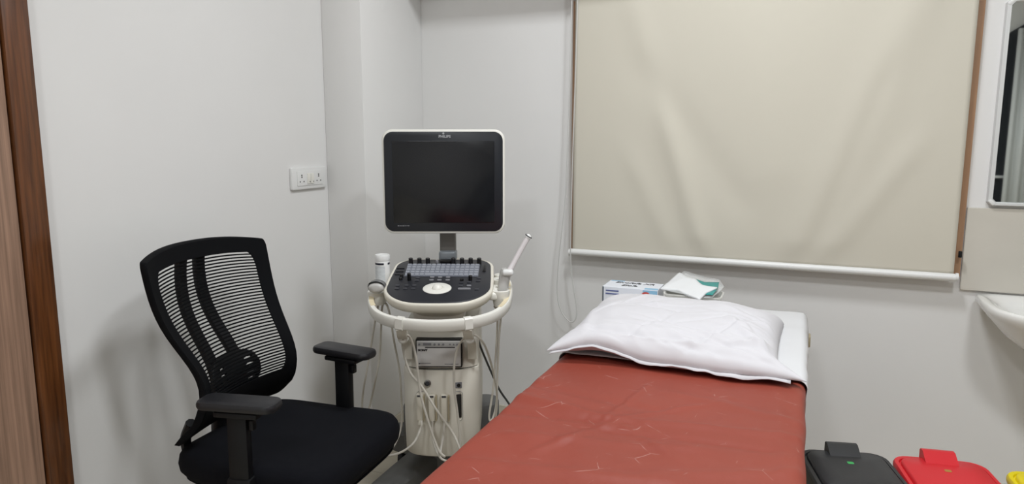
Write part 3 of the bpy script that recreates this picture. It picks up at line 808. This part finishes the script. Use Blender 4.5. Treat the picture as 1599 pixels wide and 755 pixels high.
# neck
bm = box((0, 0, 0), (0.056, 0.045, 0.115), 0.008, 3)
nk = obj('monitor_arm', bm, 'armgrey', us, loc=(0.004, 0.115, 0.955))
obj('arm_hinge', box((0.0, -0.004, -0.075), (0.062, 0.06, 0.05), 0.010, 3), 'hinge', nk)
obj('arm_neck', box((0.0, 0.0, -0.15), (0.075, 0.07, 0.14), 0.012, 3), 'cream', nk)
# console: built flat, then tilted towards the user
TIL = math.radians(10.5)
con_o = Vector((-0.003, -0.093, 0.838))
N_ = Vector((0, -math.sin(TIL), math.cos(TIL))); AX = Vector((1, 0, 0)); BX = Vector((0, math.cos(TIL), math.sin(TIL)))
camL = Vector((CAM.dot(RT)-U0, -V0, CAM.z))
def cp(px, py, h=0.0):                 # console plane coordinates of a sight line
    d = L(px, py, 2.4)-camL; o_ = con_o+N_*h
    q = camL + d*((o_-camL).dot(N_)/d.dot(N_)) - con_o
    return q.dot(AX), q.dot(BX)
def con_out(gx, gy, n=9):
    hw, hb, hf = 0.172, 0.188, 0.178
    pts = []
    raw = rrect(2, 2, [0.36, 0.36, 0.62, 0.62], n)
    # add points on the straight runs for the bow
    dense = []
    for i in range(len(raw)):
        p, q = raw[i], raw[(i+1) % len(raw)]
        dense.append(p)
        if math.hypot(q[0]-p[0], q[1]-p[1]) > 0.3:
            for k in range(1, 5): dense.append((p[0]+(q[0]-p[0])*k/5, p[1]+(q[1]-p[1])*k/5))
    for x, y in dense:
        wx = hw*(1.0 - 0.035*max(0, y))
        X = x*wx
        Y = y*(hb if y > 0 else hf)
        if y < 0: Y -= 0.022*(1-x*x)*(-y)
        pts.append((X*(1+gx/hw), Y*(1+gy/hb)))
    return pts
bm = bmesh.new()
def cr(g, z, dy=0): return [(x, y+dy, z) for x, y in con_out(g, g)]
loft(bm, [cr(-0.075, -0.085, 0.02), cr(-0.060, -0.062, 0.015), cr(-0.022, -0.040, 0.006), cr(-0.006, -0.030), cr(0.0, -0.018), cr(0.002, -0.004), cr(0.0, 0.001), cr(-0.004, 0.003), cr(-0.008, 0.001)])
con = obj('console', bm, 'cream', us, loc=con_o, rot=(TIL, 0, 0), angle=60)
bm = bmesh.new(); loft(bm, [cr(-0.0075, 0.0), cr(-0.0085, 0.0032), cr(-0.011, 0.0042)])
obj('control_panel', bm, 'panelblack', con, angle=60)
HP = 0.0042
def add_knob(px, py, r, h, name='knob', m='knob'):
    a, b_ = cp(px, py, HP)
    return obj(name, lathe(bmesh.new(), [(r*1.08, HP-0.001), (r*1.05, HP+h*0.3), (r, HP+h-0.001), (r*0.85, HP+h)], 14, (a, b_, 0)), m, con)
for px in (641.7, 655.2, 668.3, 708, 721.6, 735, 748.3): add_knob(px, 411.5, 0.0074, 0.021)
add_knob(682.5, 411, 0.0050, 0.012, 'indicator', 'btnlight')
q = [cp(*p, HP) for p in ((637, 412.5), (749.5, 413), (746.5, 431.5), (631.5, 431))]
bm = bmesh.new(); loft(bm, [[(x, y, HP-0.001) for x, y in q], [(x, y, HP+0.0012) for x, y in q]])
kt = obj('keyboard', bm, 'keytray', con, smooth=False)
bm = bmesh.new()
def lerp(a, b_, u): return (a[0]+(b_[0]-a[0])*u, a[1]+(b_[1]-a[1])*u)
for r_ in range(5):
    nk_ = 15
    for c_ in range(nk_):
        u0, u1, v0, v1 = (c_+.12)/nk_, (c_+.88)/nk_, (r_+.12)/5, (r_+.86)/5
        if r_ == 4 and 4 <= c_ <= 8:
            if c_ > 4: continue
            u1 = 8.88/nk_
        P4 = [lerp(lerp(q[0], q[1], u), lerp(q[3], q[2], u), v) for u, v in ((u0, v1), (u1, v1), (u1, v0), (u0, v0))]
        loft(bm, [[(x, y, HP+0.001) for x, y in P4], [(x, y, HP+0.0042) for x, y in P4]])
ko = obj('keys', bm, 'keygrey', kt, smooth=False)
a, b_ = cp(697, 409, HP)
obj('display_strip', box((a, b_, HP+0.004), (0.042, 0.018, 0.010), 0.002), 'knob', con)
for px, py in ((625.5, 419), (624, 424), (622.5, 428.5)):
    a, b_ = cp(px, py, HP); obj('slide_pot', box((a, b_, HP+0.001), (0.026, 0.0055, 0.003), 0.001), 'knob', con)
for px in (755.2, 757.8):
    a, b_ = cp(px, 419, HP); obj('slide_pot', box((a, b_, HP+0.0015), (0.0040, 0.060, 0.005), 0.001), 'knob', con)
add_knob(627, 432, 0.0056, 0.010); add_knob(625.5, 436, 0.0056, 0.008)
add_knob(639, 437, 0.0062, 0.024); add_knob(734.5, 437, 0.0062, 0.016); add_knob(721, 438, 0.0058, 0.008)
btns = [(652.3, 434, 0), (651, 438, 0), (674.9, 433, 1), (687.2, 433, 1), (699.6, 433, 1), (673.7, 437.3, 1), (686.1, 437.3, 1), (699, 437.3, 1), (747.5, 434.5, 0), (746.9, 438.6, 0),
        (720.5, 441, 0), (732.5, 440.5, 0), (719.5, 446.3, 0), (732.2, 446, 1), (744.5, 452, 0), (620.8, 445.8, 0), (634.9, 445.8, 0), (646.7, 445.8, 0), (619.7, 450.8, 0), (632.6, 450.8, 0), (645, 450.8, 0)]
for px, py, g in btns:
    a, b_ = cp(px, py, HP)
    obj('button', plate(bmesh.new(), rrect(0.0135 if not g else 0.0145, 0.0105, 0.003, 3, a, b_), HP-0.0005, HP+0.0028, 0.001), 'btnlight' if g else 'btn', con)
a, b_ = cp(725, 451, HP)
obj('wide_button', plate(bmesh.new(), rrect(0.040, 0.013, 0.003, 3, a, b_), HP-0.0005, HP+0.003, 0.001), 'btnlight', con)
a, b_ = cp(682.6, 450, HP)
tbp = obj('trackball_ring', lathe(bmesh.new(), [(0.0450, HP-0.001), (0.0450, HP+0.001), (0.043, HP+0.0022), (0.020, HP+0.0030), (0.019, HP+0.002), (0.0185, HP+0.0005)], 36, (a, b_, 0)), 'creamwhite', con)
bm = bmesh.new(); bmesh.ops.create_uvsphere(bm, u_segments=20, v_segments=12, radius=0.0180, matrix=Matrix.Translation((a, b_, HP-0.004)))
obj('trackball', bm, 'creamwhite', tbp, angle=180)
a, b_ = cp(760.5, 459, -0.012)
obj('front_mark', box((a-0.002, b_-0.005, -0.012), (0.006, 0.006, 0.005), 0.001), 'logodark', con)
# bumper handle round the console
hp = [(-0.205, 0.055, .800), (-0.2215, 0.0, .796), (-0.226, -0.09, .786), (-0.213, -0.19, .772), (-0.172, -0.275, .761), (-0.10, -0.328, .755), (0.0, -0.345, .752), (0.10, -0.328, .755), (0.172, -0.275, .761), (0.211, -0.19, .772), (0.222, -0.09, .786), (0.2195, 0.0, .796), (0.205, 0.055, .800)]
prof = [(-0.009, -0.013), (-0.006, -0.017), (0.006, -0.017), (0.009, -0.013), (0.009, 0.013), (0.006, 0.017), (-0.006, 0.017), (-0.009, 0.013)]
hpath = catmull(hp, 8)
ha = obj('bumper_handle', sweep(bmesh.new(), hpath, prof), 'creamwhite', us)
pl = [(-0.0105, -0.010), (-0.0105, 0.0165), (-0.0045, 0.0182), (0.0045, 0.0182), (0.0045, 0.0175), (-0.0095, 0.0155), (-0.0095, -0.010)]
for seg in (hpath[6:28], hpath[-29:-6]):
    obj('yellowed_grip', sweep(bmesh.new(), seg, pl), 'yellowed', ha)
for sx in (-1, 1):
    pth = [p for p in hpath if 0.078 < sx*p.x < 0.118 and p.y < -0.2]
    obj('handle_clip', sweep(bmesh.new(), pth, [(x*1.35, y*1.14) for x, y in prof]), 'creamwhite', ha)
    # bracket from the handle back down to the cabinet, and the cable hook on it
    obj('handle_bracket', sweep(bmesh.new(), catmull([(sx*0.098, -0.325, 0.742), (sx*0.100, -0.300, 0.715), (sx*0.102, -0.245, 0.690), (sx*0.103, -0.185, 0.660), (sx*0.104, -0.165, 0.60)], 6), lambda u: [(-0.014, -0.012), (0.014, -0.012), (0.016, 0), (0.014, 0.012), (-0.014, 0.012), (-0.016, 0)]), 'cream', us)
    hk = lathe(bmesh.new(), [(0.0045, 0), (0.014, 0.003), (0.017, 0.010), (0.014, 0.017), (0.0045, 0.02)], 16)
    o = obj('cable_hook', hk, 'creamwhite', us, loc=(sx*0.101, -0.268, 0.690), rot=(math.radians(65), 0, 0))
    obj('handle_mount', tube([(sx*0.165, -0.05, 0.800), (sx*0.200, -0.06, 0.796), (sx*0.224, -0.065, 0.792)], 0.017, 12), 'creamwhite', us)
# cabinet
bm = bmesh.new()
def cab(hw, yf, yb, z, bow, n=14):
    pts = []
    for i in range(n+1):
        u = -1+2*i/n
        pts.append((hw*u, yf - bow*(1-u*u) + 0.020*abs(u)**8, z))
    pts += [(hw, yb-0.02, z), (hw-0.02, yb, z), (-hw+0.02, yb, z), (-hw, yb-0.02, z)]
    return pts
cab_rings = [cab(.114, -.156, .18, .268, .022), cab(.1185, -.162, .18, .278, .024), cab(.121, -.168, .18, .40, .024), cab(.121, -.168, .18, .555, .022), cab(.120, -.166, .18, .563, .022)]
cb = obj('cabinet', loft(bm, cab_rings), 'cream', us, angle=50)
bm = bmesh.new()
loft(bm, [cab(.119, -.158, .18, .566, .020), cab(.119, -.158, .18, .640, .016), cab(.117, -.150, .18, .700, .012)])
up = obj('upper_cabinet', bm, 'cream', us, angle=50)
obj('seam', loft(bmesh.new(), [cab(.116, -.157, .17, .5625, .019), cab(.116, -.157, .17, .5665, .019)]), 'slot', us)
obj('shelf_slot', box((-0.010, -0.150, 0.708), (0.150, 0.05, 0.014), 0.002), 'slot', us)
obj('under_console', box((-0.005, -0.06, 0.740), (0.165, 0.20, 0.05), 0.010, 3), 'creamwhite', us)
obj('column', box((0, 0.08, 0.76), (0.16, 0.16, 0.11), 0.02, 3), 'cream', us)
obj('latch', box((0.048, -0.182, 0.706), (0.010, 0.012, 0.016), 0.003), 'creamwhite', us)
# thermal printer
pr_c = L(686, 549.5, 2.17); pr_c.y = -0.178
pw_, ph_ = 0.139, 0.083
prn = obj('printer', box((0, 0, 0), (pw_+0.008, 0.03, ph_+0.008), 0.002), 'slot', us, loc=pr_c)
obj('printer_face', box((0, -0.015, 0), (pw_, 0.006, ph_), 0.0015), 'printer', prn)
obj('printer_strip', box((0, -0.0183, ph_/2-0.010), (pw_-0.006, 0.001, 0.014)), 'printerstrip', prn)
obj('paper_slot', box((0.004, -0.0184, ph_/2-0.0205), (0.095, 0.0012, 0.003)), 'slot', prn)
obj('display', box((-0.036, -0.0190, ph_/2-0.010), (0.026, 0.0012, 0.008)), 'btnlight', prn)
for x, r in ((-0.061, .0035), (-0.013, .0038), (0.001, .0035), (0.0145, .0035), (0.036, .0025), (0.0475, .0025), (0.058, .0025)):
    obj('printer_button', plate(bmesh.new(), circle(r, 12, x, ph_/2-0.0105), 0.0185, 0.0205, 0.0008, toM), 'btnlight', prn)
text('maker_name', 'SONY', 0.0088, 'logodark', prn, (-0.0505, -0.0183, 0.0115), (math.pi/2, 0, 0), bold=0.0006, sx=1.25)
for x, z, lw in ((-0.044, -0.031, 0.036), (0.040, -0.034, 0.044)):
    obj('fine_print', box((x, -0.0183, z), (lw, 0.0008, 0.0016)), 'btnlight', prn)
obj('mains_mark', plate(bmesh.new(), circle(0.0022, 10, -0.062, -0.032), 0.0180, 0.0188, 0, toM), 'logodark', prn)
# round jack and square port on the lower front
YF = -0.1915
p = L(668, 597, 2.163)
jk = obj('round_jack', lathe(bmesh.new(), [(0.011, 0), (0.011, 0.004), (0.0078, 0.005), (0.0070, 0.002)], 20), 'steel', us, loc=(p.x, YF+0.001, p.z), rot=(math.pi/2, 0, 0))
obj('jack_core', lathe(bmesh.new(), [(0.0066, 0.0015), (0.0066, 0.003), (0.003, 0.0035)], 14), 'btn', jk)
p = L(716, 600.5, 2.166)
sp = obj('square_port', box((0, 0, 0), (0.021, 0.008, 0.019), 0.0015), 'btnlight', us, loc=(p.x, YF+0.008, p.z), rot=(0, 0, 0.2))
obj('port_core', plate(bmesh.new(), circle(0.006, 14), 0.004, 0.0052, 0, toM), 'slot', sp)
# transducer connector bay: frame, three plugs with lever handles, one empty socket
c0 = L(650.5, 611, 2.163); c1 = L(722.5, 656, 2.163)
bx, bz, bwid, bhei = (c0.x+c1.x)/2, (c0.z+c1.z)/2, abs(c1.x-c0.x), abs(c0.z-c1.z)
def cyf(x): return -0.168-0.024*(1-min(1, (x/0.121)**2))   # cabinet front at x
bay = bmesh.new()
ol = rrect(bwid, bhei, 0.010, 5, bx, bz)
loft(bay, [[(x, cyf(x)+0.004, z) for x, z in ol], [(x, cyf(x)-0.0015, z) for x, z in ol],
           [(bx+(x-bx)*.975, cyf(x)-0.0020, bz+(z-bz)*.965) for x, z in ol], [(bx+(x-bx)*.965, cyf(x)+0.0008, bz+(z-bz)*.95) for x, z in ol]], cap0=False)
by = obj('connector_bay', bay, 'cream', us, angle=30)
obj('bay_outline', sweep(bmesh.new(), [(x, cyf(x)-0.0004, z) for x, z in ol+ol[:1]], circle(0.0011, 6)), 'btn', by)
for px in (656, 675, 694.5):
    p = L(px, 634, 2.16); fy = cyf(p.x)
    pg = obj('connector', box((p.x, fy-0.006, bz-0.001), (0.024, 0.016, bhei*0.93), 0.005, 3), 'connector', by)
    obj('connector_lever', box((p.x+0.0142, fy-0.012, bz), (0.0042, 0.020, bhei*0.86), 0.0018), 'bracket', pg)
    obj('connector_window', box((p.x-0.001, fy-0.0143, bz+bhei*0.395), (0.014, 0.0012, 0.006)), 'btn', pg)
    obj('strain_relief', tube([(p.x, fy-0.008, bz-bhei*.44), (p.x-0.001, fy-0.012, bz-bhei*.60)], 0.006, 8), 'connector', pg)
p = L(716.5, 634, 2.163)
obj('empty_socket', box((p.x, cyf(p.x)+0.001, bz), (0.017, 0.006, bhei*0.82), 0.003), 'slot', by)
# wheeled base
bs_ = bmesh.new()
plate(bs_, rrect(0.23, 0.24, 0.05, 6, 0, 0.10), 0.135, 0.270, 0.015)
base = obj('base', bs_, 'basegrey', us)
plate_r = plate(bmesh.new(), rrect(0.36, 0.13, 0.04, 6, 0.0, 0.215), 0.12, 0.315, 0.02)
obj('rear_base', plate_r, 'basegrey', us)
for sx, sy, ex, ey in ((-1, -1, -0.190, -0.185), (1, -1, 0.190, -0.185), (-1, 1, -0.190, 0.27), (1, 1, 0.190, 0.27)):
    x0_, y0_ = sx*0.052, (0.07 if sy < 0 else 0.17)
    d = Vector((ex-x0_, ey-y0_, 0)); 
    def legp(u): 
        h1 = 0.045-0.010*u; wd = 0.062-0.010*u
        return [(-wd, -0.050), (wd, -0.050), (wd, h1-0.018), (wd-0.018, h1), (-wd+0.018, h1), (-wd, h1-0.018)]
    pth = [Vector((x0_, y0_, 0.158))+d*(i/10)+Vector((0, 0, -0.012*(i/10)**2)) for i in range(11)]
    # rounded toe
    dn_ = d.normalized(); bm = bmesh.new(); rings = []
    s_ = dn_.cross(Vector((0, 0, 1)))
    for i, pp in enumerate(pth): rings.append([pp + s_*a + Vector((0, 0, 1))*b2 for a, b2 in legp(i/10)])
    for k in range(1, 6):
        a_k = math.pi/2*k/5.3; pp = pth[-1]+dn_*0.052*math.sin(a_k)
        rings.append([pp + s_*a*math.cos(a_k) + Vector((0, 0, 1))*(b2*(0.9+0.1*math.cos(a_k))) for a, b2 in legp(1)])
    loft(bm, rings)
    lg = obj('base_leg', bm, 'basegrey', us, angle=45)
    cc = pth[-1]+dn_*-0.005; bm = bmesh.new()
    for off in (-0.017, 0.017):
        plate(bm, circle(0.052, 22), off-0.010, off+0.010, 0.004, lambda x, y, z: (cc.x+z, cc.y+x, 0.052+y))
    add_box(bm, (cc.x, cc.y, 0.09), (0.02, 0.04, 0.07), 0.004)
    obj('caster', bm, 'rubber', lg)
# left holder tray and right probe cups
p = L(588, 466, 2.22)
obj('left_holder', loft(bmesh.new(), [[(p.x+x, p.y+0.03+y, 0.765) for x, y in rrect(0.05, 0.10, .02, 5)], [(p.x+x*1.1, p.y+0.03+y*1.05, 0.790) for x, y in rrect(0.05, 0.10, .02, 5)], [(p.x+x*1.15, p.y+0.03+y*1.1, 0.806) for x, y in rrect(0.05, 0.10, .02, 5)]]), 'creamwhite', us)
tl = L(598, 437, 2.32)
obj('bottle_shelf', box((tl.x, tl.y, 0.803), (0.075, 0.07, 0.012), 0.005, 3), 'creamwhite', us)
def cup(c, r, h, m='creamwhite', tiltx=0.0):
    bm = lathe(bmesh.new(), [(r*0.80, -h), (r*0.95, -h*0.5), (r*1.12, -0.006), (r*1.12, 0.003), (r*1.0, 0.005), (r*0.92, 0.001), (r*0.80, -h*.5), (r*0.72, -h*0.96)], 24)
    pcup = obj('probe_cup', bm, m, us, loc=c, rot=(tiltx, 0, 0))
    obj('cup_lining', lathe(bmesh.new(), [(r*0.91, -0.002), (r*0.80, -h*0.5), (r*0.5, -h*0.55)], 20), 'armgrey', pcup)
    return pcup
c1_ = L(781.5, 454, 2.20); c2_ = L(780, 437, 2.30)
cup(c1_, 0.027, 0.048); cup(c2_, 0.023, 0.05)
c3_ = L(781, 430, 2.40); cup(c3_, 0.019, 0.04)
obj('cup_bracket', box((c2_.x-0.018, c2_.y+0.01, c2_.z-0.022), (0.03, 0.22, 0.026), 0.008, 3), 'creamwhite', us, rot=(math.radians(2), 0, 0))
hk_ = L(787, 480, 2.2)
obj('cable_hook', tube([hk_+Vector((-0.02, 0.01, 0.014)), hk_+Vector((-0.018, -0.01, -0.002)), hk_+Vector((0.0, -0.016, -0.006)), hk_+Vector((0.016, 0.0, 0.004)), hk_+Vector((0.014, 0.02, 0.016))], 0.004, 8), 'cream', us)

# ------------------------------------------------------------------ probes with their cables (they lift out of the holders)
def W(px, py, v): return at(px, py, v)
def cable_bm(pts, r=0.0036): return sweep(bmesh.new(), catmull(pts, 9), circle(r, 8))
pbc = W(588.5, 447, 2.19)
pb1 = thing('convex_probe', 'grey convex ultrasound probe resting in the left holder of the machine', 'probe', pbc, YAW)
bm = bmesh.new(); rings = []
for k, (rx, rz, y) in enumerate(((.010, .008, -.024), (.020, .014, -.022), (.0265, .0185, -.014), (.0285, .020, .0), (.027, .019, .014), (.020, .014, .026), (.012, .010, .034))):
    rings.append([(rx*math.cos(2*math.pi*i/24), y, rz*(math.sin(2*math.pi*i/24) if math.sin(2*math.pi*i/24) < 0 else 0.82*math.sin(2*math.pi*i/24))) for i in range(24)])
loft(bm, rings); obj('probe_head', bm, 'probe', pb1, angle=180)
bm = bmesh.new(); rr0, rr1, rr2 = [], [], []
for i in range(17):
    a = math.pi*(0.06+0.86*i/16)
    rr0.append((0.0285*math.cos(a)*.95, -0.023, 0.0165*math.sin(a)*.70)); rr1.append((0.0285*math.cos(a)*1.0, -0.018, 0.0195*math.sin(a)+0.001)); rr2.append((0.0285*math.cos(a), 0.012, 0.0195*math.sin(a)+0.001))
loft(bm, [rr1, rr2, [(x, y, z-0.004) for x, y, z in rr2], [(x, y, z-0.004) for x, y, z in rr1]], close=False, cap0=False, cap1=False)
obj('probe_lens', bm, 'probedark', pb1, angle=180)
INV1 = (Matrix.Translation(pbc) @ Matrix.Rotation(YAW, 4, 'Z')).inverted()
c = [W(590, 462, 2.23), W(590, 478, 2.24), W(585, 505, 2.25), W(576, 560, 2.27), W(567, 612, 2.28), W(566, 640, 2.28), W(572, 648, 2.27), W(580, 622, 2.27), W(592, 560, 2.26), W(595, 510, 2.25), W(597, 478, 2.24), W(603, 474, 2.25), W(609, 492, 2.25), W(615, 530, 2.26), W(624, 580, 2.27), W(627, 630, 2.26), W(626, 668, 2.24), W(612, 700, 2.18), W(592, 712, 2.12), W(580, 708, 2.10), W(590, 711, 2.08), W(620, 708, 2.07), W(645, 692, 2.09), W(657, 668, 2.125), W(658.5, 656, 2.137)]
obj('probe_cable', sweep(bmesh.new(), [INV1 @ p for p in catmull(c, 9)], circle(0.0034, 8)), 'cable', pb1)

pe = W(785, 452, 2.22)
pb2 = thing('endocavity_probe', 'long thin pale endocavity probe leaning upright in the right cup of the machine', 'probe', pe, YAW)
INV2 = (Matrix.Translation(pe) @ Matrix.Rotation(YAW, 4, 'Z')).inverted()
hpth = [W(784, 462, 2.22), W(786, 445, 2.225), W(789, 428, 2.23), W(793, 420, 2.23)]
obj('probe_handle', sweep(bmesh.new(), [INV2 @ p for p in catmull(hpth, 6)], lambda u: circle(0.0165+0.003*u if u < 0.9 else 0.012, 18)), 'probe', pb2, angle=180)
spth = [W(791, 430, 2.23), W(797, 420, 2.235), W(811, 394, 2.25), W(824, 371, 2.26)]
obj('probe_shaft', sweep(bmesh.new(), [INV2 @ p for p in catmull(spth, 8)], lambda u: circle(0.0125-0.0035*min(1, u*2.2), 16)), 'probeshaft', pb2, angle=60)
tp = INV2 @ W(824.5, 370, 2.26)
bm = bmesh.new(); bmesh.ops.create_uvsphere(bm, u_segments=16, v_segments=10, radius=0.0105, matrix=Matrix.Translation(tp)); obj('probe_tip', bm, 'whiteplastic', pb2, angle=180)
ax = (INV2 @ W(830, 361, 2.265)) - tp; ax.normalize()
bm = bmesh.new(); rg = [tp+ax*0.004+Vector((0.0115*math.cos(a)*ax.z+0*ax.x, 0.0115*math.sin(a), -0.0115*math.cos(a)*ax.x)) for a in [2*math.pi*i/20 for i in range(21)]]
obj('tip_ring', sweep(bmesh.new(), rg, circle(0.0016, 6)), 'btn', pb2)
bm.free()
obj('handle_cap', box(tuple(INV2 @ W(793, 425, 2.215)), (0.036, 0.028, 0.020), 0.008, 3), 'whiteplastic', pb2)
c = [W(784, 466, 2.22), W(783, 484, 2.22), W(779, 530, 2.24), W(777, 580, 2.26), W(775, 630, 2.27), W(768, 655, 2.26), W(764, 648, 2.26), W(771, 600, 2.26), W(775, 540, 2.25), W(777, 500, 2.24), W(777, 484, 2.235), W(772, 478, 2.22)]
obj('probe_cable', sweep(bmesh.new(), [INV2 @ p for p in catmull(c, 9)], circle(0.0036, 8)), 'cable', pb2)

def loose(name, label, pts, r, m):
    o0 = W(*pts[0]); pp = [W(*p)-o0 for p in pts]
    o = obj(name, sweep(bmesh.new(), catmull(pp, 9), circle(r, 8)), m, loc=o0)
    return tag(o, label, 'cable')
loose('probe_cable', 'pale cable looped over the left hook on the front of the machine', [(694, 657, 2.143), (692, 680, 2.13), (688, 706, 2.10), (694, 712, 2.08), (684, 700, 2.08), (668, 655, 2.09), (656, 610, 2.09), (650, 560, 2.075), (643, 532, 2.065), (636, 523, 2.055), (629, 530, 2.065), (630, 548, 2.09), (640, 580, 2.10), (660, 605, 2.10), (682, 640, 2.10), (705, 672, 2.10), (716, 695, 2.09), (722, 716, 2.09)], 0.0038, 'cable')
loose('probe_cable', 'pale cable looped over the right hook on the front of the machine', [(675, 657, 2.143), (677, 690, 2.13), (690, 716, 2.11), (712, 716, 2.105), (718, 690, 2.11), (715, 650, 2.105), (710, 610, 2.10), (709, 575, 2.095), (714, 545, 2.085), (725, 527, 2.065), (736, 521, 2.055), (747, 526, 2.06), (758, 541, 2.10), (769, 575, 2.18), (776, 615, 2.24), (774, 650, 2.27), (768, 672, 2.28)], 0.0036, 'cable')
loose('power_cable', 'dark grey cable running down behind the right side of the machine', [(747, 530, 2.30), (752, 545, 2.33), (766, 578, 2.38), (780, 608, 2.42), (796, 632, 2.44), (815, 668, 2.42)], 0.0038, 'cabledark')

# ------------------------------------------------------------------ gel bottle on the left shelf
bt = thing('canister', 'white cylindrical canister with dark blue band standing left of the control panel', 'canister', um_loc + RT*tl.x + FH*tl.y + Vector((0, 0, 0.809)), YAW)
obj('canister_body', lathe(bmesh.new(), [(0.0225, 0), (0.0240, 0.003), (0.0240, 0.084), (0.0225, 0.086)], 28), 'whiteplastic', bt)
obj('label_wrap', loft(bmesh.new(), [[(0.0243*math.cos(a), 0.0243*math.sin(a), z) for a in [math.radians(195+i*8) for i in range(14)]] for z in (0.012, 0.066)], close=False, cap0=False, cap1=False), 'label', bt)
for a0, n_ in ((195, 13), (325, 5)):
    obj('blue_band', loft(bmesh.new(), [[(0.0245*math.cos(a), 0.0245*math.sin(a), z) for a in [math.radians(a0+i*8) for i in range(n_)]] for z in (0.070, 0.0765)], close=False, cap0=False, cap1=False), 'navy', bt)
obj('canister_lid', lathe(bmesh.new(), [(0.0248, 0.083), (0.0252, 0.086), (0.0252, 0.099), (0.0235, 0.102), (0.020, 0.102), (0.019, 0.1005), (0.002, 0.1005)], 28), 'whiteplastic', bt)
